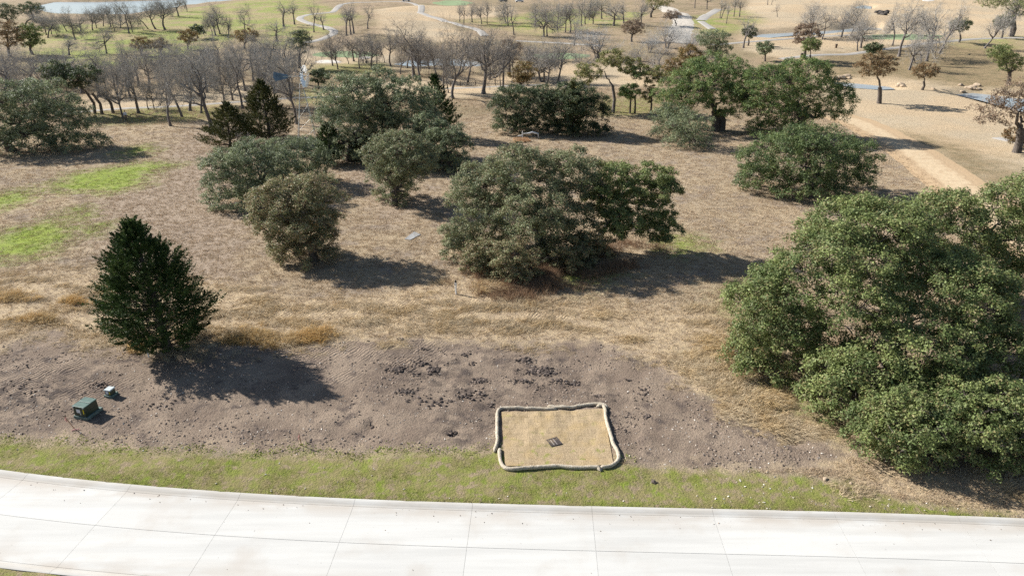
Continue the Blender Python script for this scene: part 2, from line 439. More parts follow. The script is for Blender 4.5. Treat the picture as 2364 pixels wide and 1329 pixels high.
    tv = t.new('ShaderNodeVectorRotate', rotation_type='Z_AXIS'); t.set(tv.inputs[0], t.P()); tv.inputs['Angle'].default_value = 0.55
    t.set(tr.inputs['Vector'], tv.outputs[0]); tr.inputs['Scale'].default_value = 1.25; tr.inputs['Distortion'].default_value = 7.0; tr.inputs['Detail'].default_value = 4
    trk = t.math('MULTIPLY', t.math('MULTIPLY', tr.outputs['Fac'], t.attr('track')), t.rng(t.noise(0.4, 3), 0.4, 0.6))
    h = t.math('ADD', t.math('MULTIPLY', med, 0.5), t.math('ADD', t.math('MULTIPLY', fine, 0.5), t.math('MULTIPLY', speck, 0.16)))
    h = t.math('ADD', h, t.math('MULTIPLY', trk, 0.34))
    return t.done(t.bsdf(c, 0.95, 0.1, t.bump(h, 0.9, 0.22)))
M['ground'] = ground_material()

def grass_mat(name, a, b, c, trans=0.25):
    t = NT(name)
    r = t.new('ShaderNodeNewGeometry').outputs['Random Per Island']
    k = t.attr('tint', 'INSTANCER')
    col = t.mix(k, a, b)
    col = t.mix(t.rng(t.noise(0.5, 3), 0.4, 0.65), col, c)
    hv = t.new('ShaderNodeHueSaturation'); t.set(hv.inputs['Color'], col); t.set(hv.inputs['Value'], t.math('MULTIPLY_ADD', r, 0.7, 0.65))
    col = hv.outputs[0]
    p = t.bsdf(col, 0.7, 0.2)
    tr = t.new('ShaderNodeBsdfTranslucent'); t.set(tr.inputs[0], col)
    mx = t.new('ShaderNodeMixShader'); mx.inputs[0].default_value = trans
    t.set(mx.inputs[1], p); t.set(mx.inputs[2], tr.outputs[0])
    return t.done(mx.outputs[0])
# ------------------------------------------------------------------ the setting: ground
ROAD_C = np.array([-4.14263900e-05, 9.99090365e-04, -3.91581742e-02, 27.9233336])
_rx = np.linspace(-70, 70, 1401)
_rx_c = np.clip(_rx, -34, 34)
_slope = np.polyval(np.polyder(ROAD_C), _rx_c)
_ry = np.polyval(ROAD_C, _rx_c) + _slope * (_rx - _rx_c)
_rs = np.concatenate([[0], np.cumsum(np.hypot(np.diff(_rx), np.diff(_ry)))])
_rs -= np.interp(3.98, _rx, _rs)            # joint seen in the middle of the photograph at s = 0
def road_pt(s, t):
    """s along the kerb, t across the carriageway from the far kerb towards the camera"""
    x = np.interp(s, _rs, _rx); y = np.interp(s, _rs, _ry)
    sl = np.interp(x, _rx, _slope)
    n = np.hypot(1, sl)
    return x + t * sl / n, y - t / n
ROAD_W = 6.0
def road_t(x, y):
    """approximate distance behind the far kerb line (positive on the road side)"""
    yy = np.interp(x, _rx, _ry); sl = np.interp(x, _rx, _slope)
    return (yy - y) / np.hypot(1, sl)

ys = [4.0]
while ys[-1] < 1500: ys.append(ys[-1] + 0.0095 * (ys[-1] + 9))
ys = np.array(ys)
u = np.linspace(-1, 1, 421); u = np.sign(u) * (0.62 * np.abs(u) + 0.38 * np.abs(u) ** 2.4)
X = u[None, :] * (1.35 * (0.82 * ys[:, None] + 14)); Y = np.repeat(ys[:, None], len(u), 1)
fx, fy = X.ravel(), Y.ravel()
fz = terrain(fx, fy)
masks = {k: zone(k, fx, fy, s) for k, s in dict(dirt=2.6, verge=1.0, straw=2.5, lime=5.0, pink=6.0, hill=9.0, mid=5.0, fair=5.0, rough=8.0).items()}
rt = road_t(fx, fy)
near = fy < 70
dw = masks['dirt'] * near
fz += dw * ((fbm(fx * 0.9, fy * 0.9, 3) - 0.5) * 0.22 + (vnoise(fx * 3.1, fy * 3.1) - 0.5) * 0.07)
fz += near * (1 - masks['dirt']) * sstep(0.0, 2.0, -rt) * (fbm(fx * 0.6 + 9, fy * 0.6, 3) - 0.5) * 0.16
fz += sstep(0.0, 4.0, -rt) * near * 0.10 * (1 - dw)
# the road bed is cut below the kerbs
cut = sstep(0.02, 0.42, rt) * sstep(0.02, 0.42, ROAD_W - rt) * near
fz -= 0.35 * cut
fz += near * (1 - cut) * 0.035
# two small washouts in the bare soil
for hx, hy, rx_, ry_, dp in [(*G(1826, 1016)[:2], 0.62, 0.30, 0.5), (*G(1045, 1000)[:2], 0.42, 0.26, 0.36), (*G(857, 984)[:2], 0.24, 0.24, 0.3)]:
    fz -= dp * np.exp(-((fx - hx) / rx_) ** 2 - ((fy - hy) / ry_) ** 2)
nr, nc = X.shape
ii = np.arange(nr - 1)[:, None] * nc + np.arange(nc - 1)[None, :]
quads = np.stack([ii, ii + 1, ii + nc + 1, ii + nc], -1).reshape(-1, 4)
gme = np_mesh('ground', np.stack([fx, fy, fz], -1), quads, True)
for k, v in masks.items(): fattr(gme, k, v)
fattr(gme, 'far', sstep(112, 140, fy))
DARK = [poly_w(p) for p in ([(880, 842), (1000, 800), (1110, 880), (1160, 900), (1110, 940), (960, 900)], [(1170, 818), (1230, 820), (1330, 880), (1400, 930), (1290, 920), (1210, 870)], [(1000, 960), (1140, 910), (1140, 1000), (1020, 1010)], [(-100, 860), (260, 860), (240, 920), (0, 1000), (-100, 1000)], [(1420, 1030), (1490, 1060), (1500, 1085), (1440, 1070)])]
dk = np.zeros_like(fx)
for p in DARK: dk = np.maximum(dk, np.clip(sdf(p, fx, fy) / 2.4 * 0.5 + 0.5, 0, 1))
fattr(gme, 'dark', dk)
TRK = [poly_w(p) for p in ([(-100, 800), (330, 820), (330, 860), (240, 930), (0, 920), (-100, 920)], [(620, 800), (1000, 800), (1000, 860), (700, 880)], [(500, 690), (760, 690), (1300, 700), (1300, 760), (600, 740)])]
tk = np.zeros_like(fx)
for p in TRK: tk = np.maximum(tk, np.clip(sdf(p, fx, fy) / 1.5 * 0.5 + 0.5, 0, 1))
fattr(gme, 'track', tk)
ground = tag(link('ground', gme, M['ground']), 'open pasture with dry grass, bare graded soil and green patches', kind='structure')
def gz(x, y):
    """height of the built ground mesh (with its small relief)"""
    x = np.atleast_1d(np.asarray(x, dtype=float)); y = np.atleast_1d(np.asarray(y, dtype=float))
    r = np.clip(np.searchsorted(ys, y) - 1, 0, nr - 2)
    fyy = (y - ys[r]) / (ys[r + 1] - ys[r])
    def row(rr):
        hw = 1.35 * (0.82 * ys[rr] + 14)
        c = np.interp(x / hw, u, np.arange(nc)); c0 = np.clip(np.floor(c).astype(int), 0, nc - 2); f = c - c0
        return fz[rr * nc + c0] * (1 - f) + fz[rr * nc + c0 + 1] * f
    return row(r) * (1 - fyy) + row(r + 1) * fyy
def GP(px, py):
    p = G(px, py)
    p[2] = float(gz(p[0], p[1])[0])
    return p

# ------------------------------------------------------------------ road: cast slabs, kerbs
def concrete(name, col, stain):
    t = NT(name)
    st = t.noise(1.0, 4, 0.6, t.scaled((0.12, 1.7, 1.0)))
    c = t.mix(t.rng(st, 0.35, 0.72), col, tuple(k * 0.88 for k in col))
    c = t.mix(t.math('MULTIPLY', t.rng(t.noise(0.35, 4), 0.5, 0.75), 0.5), c, stain)
    c = t.mix(t.math('MULTIPLY', t.rng(t.noise(3.1, 5, 0.7), 0.66, 0.74), 0.55), c, tuple(k * 0.55 for k in col))
    c = t.mix(t.math('MULTIPLY', t.rng(t.noise(40, 2), 0.4, 0.7), 0.12), c, tuple(k * 0.6 for k in col))
    rv = t.math('MULTIPLY_ADD', t.new('ShaderNodeObjectInfo').outputs['Random'], 0.04, 0.99)
    hs = t.new('ShaderNodeHueSaturation'); t.set(hs.inputs['Color'], c); t.set(hs.inputs['Value'], rv); c = hs.outputs[0]
    g = t.attr('gutter')
    gn = t.math('MULTIPLY', g, t.rng(t.noise(1.0, 4, 0.6, t.scaled((0.35, 1.0, 1.0))), 0.3, 0.62))
    c = t.mix(t.math('MULTIPLY', gn, 0.85), c, stain)
    return t.done(t.bsdf(c, 0.85, 0.2, t.bump(t.noise(60, 3), 0.15, 0.01)))
M['concrete'] = concrete('road_concrete', (0.555, 0.545, 0.512), (0.43, 0.385, 0.33))
M['kerb'] = concrete('kerb_concrete', (0.545, 0.532, 0.498), (0.42, 0.38, 0.325))
M['joint'] = plain('joint_filler', (0.53, 0.515, 0.485), 0.9)
def road_sheet(name, s0, s1, prof, mat, parent, step=0.75, thick=0.12, gutter=None):
    ss = np.linspace(s0, s1, max(2, int((s1 - s0) / step) + 1))
    tt = [p[0] for p in prof]; zz = [p[1] for p in prof]
    v = []
    for s in ss:
        for t_, z_ in zip(tt, zz):
            x, y = road_pt(s, t_); v.append((x, y, z_))
    n = len(tt); m = len(ss)
    q = [(i * n + j, i * n + j + 1, (i + 1) * n + j + 1, (i + 1) * n + j) for i in range(m - 1) for j in range(n - 1)]
    top = len(v)
    low = [(a, b, min(c - 0.02, -thick)) for a, b, c in v]
    v += low
    # skirts
    ring = [i * n for i in range(m)] + [(m - 1) * n + j for j in range(1, n)] + [i * n + n - 1 for i in range(m - 2, -1, -1)] + [j for j in range(n - 2, 0, -1)]
    for a, b in zip(ring, ring[1:] + ring[:1]): q.append((a, a + top, b + top, b))
    me = np_mesh(name, v, np.array(q))
    me.flip_normals() if me.polygons[0].normal.z < 0 else None
    if gutter:
        fattr(me, 'gutter', [max(0.0, 1 - abs((k % n) * 0 + tt[k % n] - gutter) / 0.8) for k in range(top)] * 2)
    return link(name, me, mat, parent)
road = empty('road', (0, 0, 0)); tag(road, 'pale cast concrete street with sawn joints', kind='structure')
JS = [k * 5.96 for k in range(-9, 9)]
SLAB_T = [(0.47, -0.055), (0.62, -0.062), (0.9, -0.064), (1.5, -0.058), (2.91, -0.03)]
for a, b in zip(JS[:-1], JS[1:]):
    road_sheet('slab', a + 0.006, b - 0.006, SLAB_T, M['concrete'], road, gutter=0.55)
    road_sheet('slab', a + 0.006, b - 0.006, [(2.935, -0.03), (4.3, -0.05), (5.53, -0.062)], M['concrete'], road, gutter=5.6)
    road_sheet('kerb', a + 0.006, b - 0.006, [(0.0, 0.03), (0.06, 0.036), (0.17, 0.028), (0.28, -0.006), (0.36, -0.038), (0.455, -0.055)], M['kerb'], road, gutter=0.42, thick=0.2)
    road_sheet('kerb', a + 0.006, b - 0.006, [(5.545, -0.062), (5.64, -0.038), (5.72, 0.008), (5.83, 0.05), (5.94, 0.056), (6.0, 0.042)], M['kerb'], road, gutter=5.6, thick=0.2)
road_sheet('road_base', JS[0], JS[-1], [(0.25, -0.078), (0.47, -0.07), (0.9, -0.078), (1.5, -0.072), (2.92, -0.044), (4.3, -0.064), (5.53, -0.076), (5.75, -0.08)], M['joint'], road, thick=0.25)

# ------------------------------------------------------------------ paths, greens, bunkers, water
def smooth_line(P, n=8):
    P = np.asarray(P, dtype=float); out = []
    Q = np.vstack([2 * P[0] - P[1], P, 2 * P[-1] - P[-2]])
    for i in range(1, len(Q) - 2):
        p0, p1, p2, p3 = Q[i - 1:i + 3]
        for k in range(n):
            t = k / n
            out.append(0.5 * ((2 * p1) + (-p0 + p2) * t + (2 * p0 - 5 * p1 + 4 * p2 - p3) * t * t + (-p0 + 3 * p1 - 3 * p2 + p3) * t ** 3))
    out.append(P[-1])
    return np.array(out)
def strip(name, pts, width, mat, label, lift=0.07, wig=0.0):
    c = smooth_line([G(*p)[:2] for p in pts], 10)
    # resample so that the strip follows the ground
    L = np.concatenate([[0], np.cumsum(np.hypot(*np.diff(c, axis=0).T))])
    s = np.linspace(0, L[-1], max(4, int(L[-1] / 1.6)))
    c = np.stack([np.interp(s, L, c[:, 0]), np.interp(s, L, c[:, 1])], -1)
    t = np.gradient(c, axis=0); t /= np.linalg.norm(t, axis=1, keepdims=True) + 1e-9
    nrm = np.stack([-t[:, 1], t[:, 0]], -1)
    cols = 7
    w = np.linspace(-0.5, 0.5, cols)
    v = c[:, None, :] + nrm[:, None, :] * (w[None, :, None] * width)
    if wig:
        k = (fbm(s / 1.7, s * 0 + 3.3, 3) - 0.5) * wig; k2 = (fbm(s / 1.7 + 50, s * 0 + 8.3, 3) - 0.5) * wig
        v[:, 0] += nrm * k[:, None]; v[:, -1] += nrm * k2[:, None]
    vx, vy = v[..., 0].ravel(), v[..., 1].ravel()
    z = gz(vx, vy) + lift
    z.reshape(-1, cols)[:, [0, -1]] -= lift + 0.03
    m = len(s)
    i = np.arange(m - 1)[:, None] * cols + np.arange(cols - 1)[None, :]
    q = np.stack([i, i + cols, i + cols + 1, i + 1], -1).reshape(-1, 4)
    me = np_mesh(name, np.stack([vx, vy, z], -1), q, True)
    fattr(me, 'across', np.tile(np.abs(w) * 2, m))
    return tag(link(name, me, mat), label, kind='structure')
def drape(name, pts, mat, label, lift=0.06, bowl=0.0, level=None, rings=7):
    P = smooth_line([G(*p)[:2] for p in pts] + [G(*pts[0])[:2]], 5)[:-1] if not isinstance(pts, np.ndarray) else pts
    c = P.mean(0); n = len(P); v = []
    for k in range(rings, 0, -1):
        f = k / rings
        for p in P:
            q = c + (p - c) * f
            z = level if level is not None else float(gz(*q)[0]) + (lift if k < rings else -0.03) - bowl * (1 - f * f)
            v.append((q[0], q[1], z))
    v.append((c[0], c[1], level if level is not None else float(gz(*c)[0]) + lift - bowl))
    q = [(r * n + j, r * n + (j + 1) % n, (r + 1) * n + (j + 1) % n, (r + 1) * n + j) for r in range(rings - 1) for j in range(n)]
    t = [((rings - 1) * n + j, (rings - 1) * n + (j + 1) % n, rings * n) for j in range(n)]
    me = np_mesh(name, v, [np.array(q), np.array(t)], True)
    if me.polygons[0].normal.z < 0: me.flip_normals()
    return tag(link(name, me, mat), label, kind='structure')
def track_mat():
    t = NT('dirt_track')
    st = t.noise(1.0, 4, 0.6, t.scaled((1, 1, 1)))
    e = t.attr('across')
    band = t.math('ADD', e, t.math('MULTIPLY', t.math('SUBTRACT', t.noise(0.5, 4), 0.5), 0.5))
    c = t.mix(t.rng(band, 0.15, 0.75), (0.52, 0.405, 0.265), (0.44, 0.315, 0.19))
    rut = t.math('SUBTRACT', 1.0, t.math('MULTIPLY', t.math('ABSOLUTE', t.math('SUBTRACT', band, 0.48)), 7.0), clamp=True)
    c = t.mix(t.math('MULTIPLY', rut, 0.6), c, (0.36, 0.25, 0.15))
    c = t.mix(t.rng(st, 0.45, 0.75), c, (0.42, 0.305, 0.19))
    c = t.mix(t.rng(band, 0.85, 1.05), c, (0.40, 0.31, 0.20))
    return t.done(t.bsdf(c, 0.95, 0.1, t.bump(t.noise(3.0, 4), 0.5, 0.12)))
M['track'] = track_mat()
M['path'] = plain('path_concrete', (0.37, 0.345, 0.31), 0.9, 0.15, var=0.1, scale=0.8)
M['gravel'] = plain('gravel_path', (0.50, 0.45, 0.38), 0.95, 0.1, var=0.14, scale=0.7)
M['green'] = plain('putting_green_turf', (0.225, 0.285, 0.155), 0.9, 0.1, var=0.1, scale=0.25)
M['sand'] = plain('bunker_sand', (0.62, 0.57, 0.50), 0.95, 0.1, var=0.08, scale=0.8)
def water_mat():
    t = NT('still_water')
    nrm = t.bump(t.noise(1.2, 3, 0.5, t.scaled((0.6, 1.8, 1))), 0.06, 0.1)
    return t.done(t.bsdf(t.mix(t.rng(t.noise(0.2, 3), 0.3, 0.7), (0.27, 0.31, 0.33), (0.33, 0.36, 0.37)), 0.22, 0.3, nrm))
M['water'] = water_mat()
strip('dirt_road', [(1900, 262), (1960, 277), (2010, 298), (2080, 336), (2150, 382), (2230, 440), (2330, 520), (2450, 640)], 8.6, M['track'], 'tan dirt track running down from the golf course beside the live oaks', 0.05, 1.2)
strip('cart_path', [(705, 100), (753, 87), (771, 75), (764, 68), (743, 61), (713, 54), (695, 47), (693, 42), (707, 36), (738, 32), (766, 29), (777, 20), (789, 11), (805, 8), (856, 6), (940, 6), (963, 13), (973, 23), (971, 29), (989, 37), (1022, 47), (1060, 58), (1099, 68), (1120, 84)], 3.0, M['path'], 'winding pale cart path snaking over the tan mounds', 0.16)
strip('cart_path', [(150, 262), (220, 256), (300, 250), (400, 246), (520, 238), (640, 229), (700, 226), (790, 224)], 1.5, M['path'], 'straight pale path behind the row of bare oaks', 0.08)
strip('cart_path', [(1020, 205), (1090, 203), (1170, 199), (1250, 196)], 1.5, M['path'], 'short pale path behind the central oaks', 0.08)
strip('cart_path', [(1190, 95), (1250, 98), (1310, 101), (1390, 107)], 2.0, M['path'], 'thin pale path crossing below the lit green slope', 0.12)
strip('cart_path', [(1800, 137), (1850, 131), (1900, 127), (2000, 120), (2060, 112), (2120, 103), (2200, 95), (2300, 89), (2420, 85)], 2.4, M['path'], 'pale cart path curving past the putting green on the right', 0.12)
strip('cart_path', [(1640, 104), (1720, 98), (1800, 92), (1880, 86), (1970, 81)], 1.8, M['path'], 'thin pale path along the near bank of the stream', 0.12)
strip('walkway', [(1618, 48), (1636, 34), (1658, 22)], 4.2, M['path'], 'straight pale walkway leaving the gravel drive uphill', 0.14)
strip('walkway', [(1618, 50), (1630, 58), (1645, 68)], 3.0, M['path'], 'short pale walkway leading down to the stream', 0.14)
strip('gravel_drive', [(1520, 14), (1545, 24), (1572, 38), (1578, 55), (1570, 78), (1562, 100)], 8.0, M['gravel'], 'broad pale gravel drive by the dark shrubs', 0.16, 2.0)
strip('cart_path', [(2300, 318), (2345, 328), (2420, 342)], 2.0, M['path'], 'pale path end beside the faded brown tree at the right edge', 0.06)
def ell(cx, cy, rx, ry, n=14, seed=0):
    r = random.Random(seed)
    return [(cx + rx * math.cos(a) * r.uniform(.85, 1.1), cy + ry * math.sin(a) * r.uniform(.85, 1.1)) for a in [2 * math.pi * k / n for k in range(n)]]
drape('putting_green', ell(800, 126, 84, 8, seed=1), M['green'], 'pale green putting green above the white bunkers', 0.12)
drape('putting_green', ell(1045, 8, 46, 6, seed=2), M['green'], 'far putting green at the top edge beside the cart path', 0.16)
drape('putting_green', ell(2085, 86, 100, 7, seed=3), M['green'], 'putting green behind the tall bare oaks on the right', 0.12)
drape('putting_green', ell(1295, 130, 75, 7, seed=4), M['green'], 'putting green behind the central bare oaks', 0.12)
drape('bunker', ell(757, 143, 32, 4, seed=5), M['sand'], 'long white sand bunker left of the pair', 0.15, 0.0)
drape('bunker', ell(842, 134, 14, 3, seed=6), M['sand'], 'small white sand bunker right of the pair', 0.15, 0.0)
drape('bunker', ell(2143, 1, 16, 3, seed=7), M['sand'], 'white bunker at the top edge on the right', 0.18, 0.0)
wl = ['pale lake beyond the green hillside at the top left', 'blue pond glimpsed behind the central bare oaks', 'long narrow stream across the tan fairway on the right', 'creek pool behind the rust tree on the tan slope', 'creek pool beside the faded brown tree at the right edge', 'small creek pool above the dark rock dam']
for (nm, _), p, lv, lb in zip(WATER, WPOLY, WLEVEL, wl):
    c = p.mean(0)
    drape(nm, c + (p - c) * 1.06, M['water'], lb, level=lv, rings=3)
# ------------------------------------------------------------------ grass, clods, pebbles (uncountable stuff, instanced)
def scatter_group():
    ng = bpy.data.node_groups.new('scatter', 'GeometryNodeTree')
    ng.interface.new_socket('Geometry', in_out='INPUT', socket_type='NodeSocketGeometry')
    ng.interface.new_socket('Geometry', in_out='OUTPUT', socket_type='NodeSocketGeometry')
    N = ng.nodes.new; L = ng.links.new
    gi, go = N('NodeGroupInput'), N('NodeGroupOutput')
    def na(name, typ):
        n = N('GeometryNodeInputNamedAttribute'); n.data_type = typ; n.inputs['Name'].default_value = name
        return n.outputs['Attribute']
    src = na('src', 'INT')
    cmp_ = N('FunctionNodeCompare'); cmp_.data_type = 'INT'; cmp_.operation = 'GREATER_THAN'
    ia = [s for s in cmp_.inputs if s.type == 'INT']
    L(src, ia[0]); ia[1].default_value = 0
    sep = N('GeometryNodeSeparateGeometry'); sep.domain = 'POINT'
    L(gi.outputs[0], sep.inputs[0]); L(cmp_.outputs[0], sep.inputs['Selection'])
    sp = N('GeometryNodeSplitToInstances'); sp.domain = 'POINT'
    L(sep.outputs[0], sp.inputs[0]); L(src, sp.inputs['Group ID'])
    iop = N('GeometryNodeInstanceOnPoints')
    L(sep.outputs[1], iop.inputs['Points']); L(sp.outputs[0], iop.inputs['Instance'])
    iop.inputs['Pick Instance'].default_value = True
    L(na('pick', 'INT'), iop.inputs['Instance Index']); L(na('rot', 'FLOAT_VECTOR'), iop.inputs['Rotation']); L(na('scl', 'FLOAT_VECTOR'), iop.inputs['Scale'])
    L(iop.outputs[0], go.inputs[0])
    return ng
SCATTER = scatter_group()

def scatter(name, pts, protos, mat, label, rot, scl, tint):
    """pts (N,3); protos list of (verts, tris)"""
    n = len(pts); rng = np.random.default_rng(len(name) + n)
    V = [pts]; T = []; src = [np.zeros(n, dtype=np.int32)]; k = n
    for i, (v, t) in enumerate(protos):
        V.append(v); T.append(np.asarray(t) + k); src.append(np.full(len(v), i + 1, dtype=np.int32)); k += len(v)
    me = np_mesh(name, np.concatenate(V), [np.concatenate(T)])
    pad = k - n
    a = me.attributes.new('src', 'INT', 'POINT'); a.data.foreach_set('value', np.concatenate(src))
    a = me.attributes.new('pick', 'INT', 'POINT'); a.data.foreach_set('value', np.concatenate([rng.integers(0, len(protos), n), np.zeros(pad)]).astype(np.int32))
    for nm, arr in (('rot', rot), ('scl', scl)):
        a = me.attributes.new(nm, 'FLOAT_VECTOR', 'POINT'); a.data.foreach_set('vector', np.concatenate([arr, np.zeros((pad, 3))]).astype(np.float32).ravel())
    fattr(me, 'tint', np.concatenate([tint, np.zeros(pad)]))
    o = link(name, me, mat)
    md = o.modifiers.new('scatter', 'NODES'); md.node_group = SCATTER
    return tag(o, label, kind='stuff')

def tuft(rng, blades, length, spread, lean, width, bias=(0, 0), bend=0.35):
    v = []; t = []
    for _ in range(blades):
        b = rng.normal(0, spread, 2); L = length * rng.uniform(0.55, 1.15)
        az = rng.uniform(0, 2 * np.pi); ln = lean * rng.uniform(0.5, 1.2)
        d = np.array([math.cos(az) * math.sin(ln) + bias[0], math.sin(az) * math.sin(ln) + bias[1], math.cos(ln)]); d /= np.linalg.norm(d)
        side = np.cross(d, rng.normal(0, 1, 3)); side /= np.linalg.norm(side) + 1e-9; side *= width * rng.uniform(0.6, 1.3) / 2
        p0 = np.array([b[0], b[1], -0.02]); p1 = p0 + d * L * 0.55
        p2 = p1 + (d + np.array([bias[0], bias[1], -bend])) * L * 0.45
        p2[2] = max(p2[2], 0.015)
        k = len(v)
        v += [p0 - side, p0 + side, p1 - side * 0.8, p1 + side * 0.8, p2]
        t += [(k, k + 1, k + 3), (k, k + 3, k + 2), (k + 2, k + 3, k + 4)]
    return np.array(v), np.array(t)

def field_points(n, y0, y1, seed, half=0.98):
    r = np.random.default_rng(seed)
    y = y0 * (y1 / y0) ** r.random(n)
    x = (r.random(n) * 2 - 1) * half * (0.80 * y + 9)
    return x, y, r
def open_ground(x, y):
    """False on the road, in water and on the wide tracks"""
    ok = (road_t(x, y) < -0.1) | (road_t(x, y) > ROAD_W + 0.1)
    for p in WPOLY: ok &= sdf(p, x, y) < -0.6
    ok &= sdf(DIRT_ROAD, x, y) < 0.0
    ok &= sdf(SOD, x, y) < 0.1
    return ok
DIRT_ROAD = poly_w([(1890, 268), (1960, 284), (2060, 345), (2140, 400), (2230, 470), (2330, 560), (2450, 560), (2300, 440), (2200, 380), (2120, 325), (2010, 285), (1940, 268)])
SOD = poly_w([(1150, 950), (1400, 944), (1425, 1080), (1160, 1085)])

# matted straw in front
r = np.random.default_rng(21)
x, y, q = field_points(165000, 28, 85, 1)
w = zone('straw', x, y, 3.0)
patch = fbm(x * 0.35, y * 0.8, 3)
keep = (w > 0.25) & (q.random(len(x)) < np.clip((w - 0.2) * 1.4, 0, 1) * sstep(0.40, 0.66, patch)) & open_ground(x, y)
x, y, patch = x[keep], y[keep], patch[keep]; n = len(x)
M['straw'] = grass_mat('straw_blades', (0.38, 0.305, 0.205), (0.53, 0.43, 0.285), (0.44, 0.335, 0.195))
protos = [tuft(r, 16, 0.52, 0.15, 1.0, 0.018, (0.9 * math.cos(a), 0.9 * math.sin(a)), 0.55) for a in (0.2, -0.3, 0.5, 3.0, -0.1)]
az = (fbm(x * 0.12 + 7, y * 0.12, 2) - 0.5) * 4.0 + q.normal(0, 0.35, n)
sc = (0.45 + 0.6 * sstep(0.4, 0.75, patch)) * q.uniform(0.7, 1.25, n)
scatter('straw_grass', np.stack([x, y, gz(x, y)], -1), protos, M['straw'], 'long matted straw-coloured grass along the edge of the bare soil',
        np.stack([np.zeros(n), np.zeros(n), az], -1), np.stack([sc, sc, sc * q.uniform(0.7, 1.2, n)], -1), np.clip(q.normal(0.5, 0.3, n), 0, 1))

# short dry pasture grass
x, y, q = field_points(240000, 27.5, 175, 2)
ok = open_ground(x, y) & (zone('verge', x, y, 1.5) < 0.45) & (road_t(x, y) < 0) & (zone('dirt', x, y, 2.0) < 0.4) & ((zone('lime', x, y, 4.0) < 0.6) | (q.random(len(x)) < 0.1)) & (zone('fair', x, y, 6.0) < 0.4) & (zone('straw', x, y, 3.0) < q.random(len(x)) + 0.35)
ok &= q.random(len(x)) < 0.35 + 0.9 * fbm(x * 0.5, y * 0.9, 3)
x, y = x[ok], y[ok]; n = len(x)
M['dry'] = grass_mat('dry_blades', (0.325, 0.248, 0.172), (0.485, 0.378, 0.248), (0.385, 0.295, 0.2))
protos = [tuft(r, 11, 0.24, 0.11, 0.75, 0.026, (0.25 * math.cos(a), 0.25 * math.sin(a)), 0.4) for a in (0, 1.5, 3, 4.5)]
sc = (0.50 + y / 145.0) * q.uniform(0.6, 1.35, n)
pk = zone('pink', x, y, 8.0)
scatter('pasture_grass', np.stack([x, y, gz(x, y)], -1), protos, M['dry'], 'short dry tan grass covering the pasture between the trees',
        np.stack([np.zeros(n), np.zeros(n), q.uniform(0, 6.28, n)], -1), np.stack([sc, sc, sc * 0.85], -1), np.clip(q.normal(0.5, 0.3, n) - 0.45 * pk, 0, 1))

# green verge and fresh green patches
x, y, q = field_points(120000, 26, 37, 3, 1.15)
w = zone('verge', x, y, 1.2)
ok = (w > 0.3) & (q.random(len(x)) < w * sstep(0.42, 0.62, fbm(x * 0.5 + 3, y * 0.9, 3))) & open_ground(x, y)
xe, ye, q2 = field_points(9000, 27, 31, 5, 1.15)
e = open_ground(xe, ye) & (road_t(xe, ye) > -0.28 - 0.5 * q2.random(len(xe))) & (road_t(xe, ye) < 0) & (xe < 15 + 6 * q2.random(len(xe)))
x, y = np.concatenate([x[ok], xe[e]]), np.concatenate([y[ok], ye[e]]); n = len(x)
M['verge'] = grass_mat('verge_blades', (0.21, 0.25, 0.05), (0.30, 0.31, 0.085), (0.31, 0.28, 0.11))
protos = [tuft(r, 8, 0.06, 0.08, 0.9, 0.018) for _ in range(4)]
sc = q.uniform(0.6, 1.35, n)
scatter('verge_grass', np.stack([x, y, gz(x, y)], -1), protos, M['verge'], 'thin green grass sown on the verge beside the kerb',
        np.stack([np.zeros(n), np.zeros(n), q.uniform(0, 6.28, n)], -1), np.stack([sc, sc, sc], -1), q.random(n))
x, y, q = field_points(125000, 36, 135, 4)
w = np.maximum(zone('lime', x, y, 4.5), zone('mid', x, y, 5.0) * 0.7)
ok = (w > 0.3) & (q.random(len(x)) < w * sstep(0.3, 0.6, fbm(x * 0.35, y * 0.5, 3)) * 1.3)
x, y = x[ok], y[ok]; n = len(x)
M['fresh'] = grass_mat('fresh_blades', (0.22, 0.28, 0.05), (0.31, 0.36, 0.07), (0.30, 0.30, 0.09))
protos = [tuft(r, 10, 0.14, 0.12, 0.9, 0.03) for _ in range(4)]
sc = q.uniform(0.6, 1.3, n) * (0.7 + y / 160)
scatter('fresh_grass', np.stack([x, y, gz(x, y)], -1), protos, M['fresh'], 'bright green fresh grass in patches on the pasture',
        np.stack([np.zeros(n), np.zeros(n), q.uniform(0, 6.28, n)], -1), np.stack([sc, sc, sc], -1), q.random(n))

# clods of turned soil and pale pebbles
def lump(seed, flat=0.65):
    bm = bmesh.new(); bmesh.ops.create_icosphere(bm, subdivisions=1, radius=1.0)
    rr = random.Random(seed)
    for v in bm.verts: v.co *= rr.uniform(0.65, 1.2); v.co.z *= flat
    bmesh.ops.triangulate(bm, faces=bm.faces)
    v = np.array([q.co for q in bm.verts]); t = np.array([[w.index for w in f.verts] for f in bm.faces]); bm.free()
    return v, t
def soil_mat(name, a, b):
    t = NT(name)
    k = t.attr('tint', 'INSTANCER')
    return t.done(t.bsdf(t.mix(k, a, b), 0.95, 0.1, t.bump(t.noise(25, 3), 0.5, 0.03)))
M['clod'] = soil_mat('dark_clod', (0.065, 0.053, 0.047), (0.19, 0.15, 0.125))
M['crumb'] = soil_mat('brown_crumb', (0.15, 0.117, 0.095), (0.33, 0.26, 0.205))
M['pebble'] = soil_mat('pale_pebble', (0.42, 0.36, 0.29), (0.68, 0.63, 0.56))
q = np.random.default_rng(9)
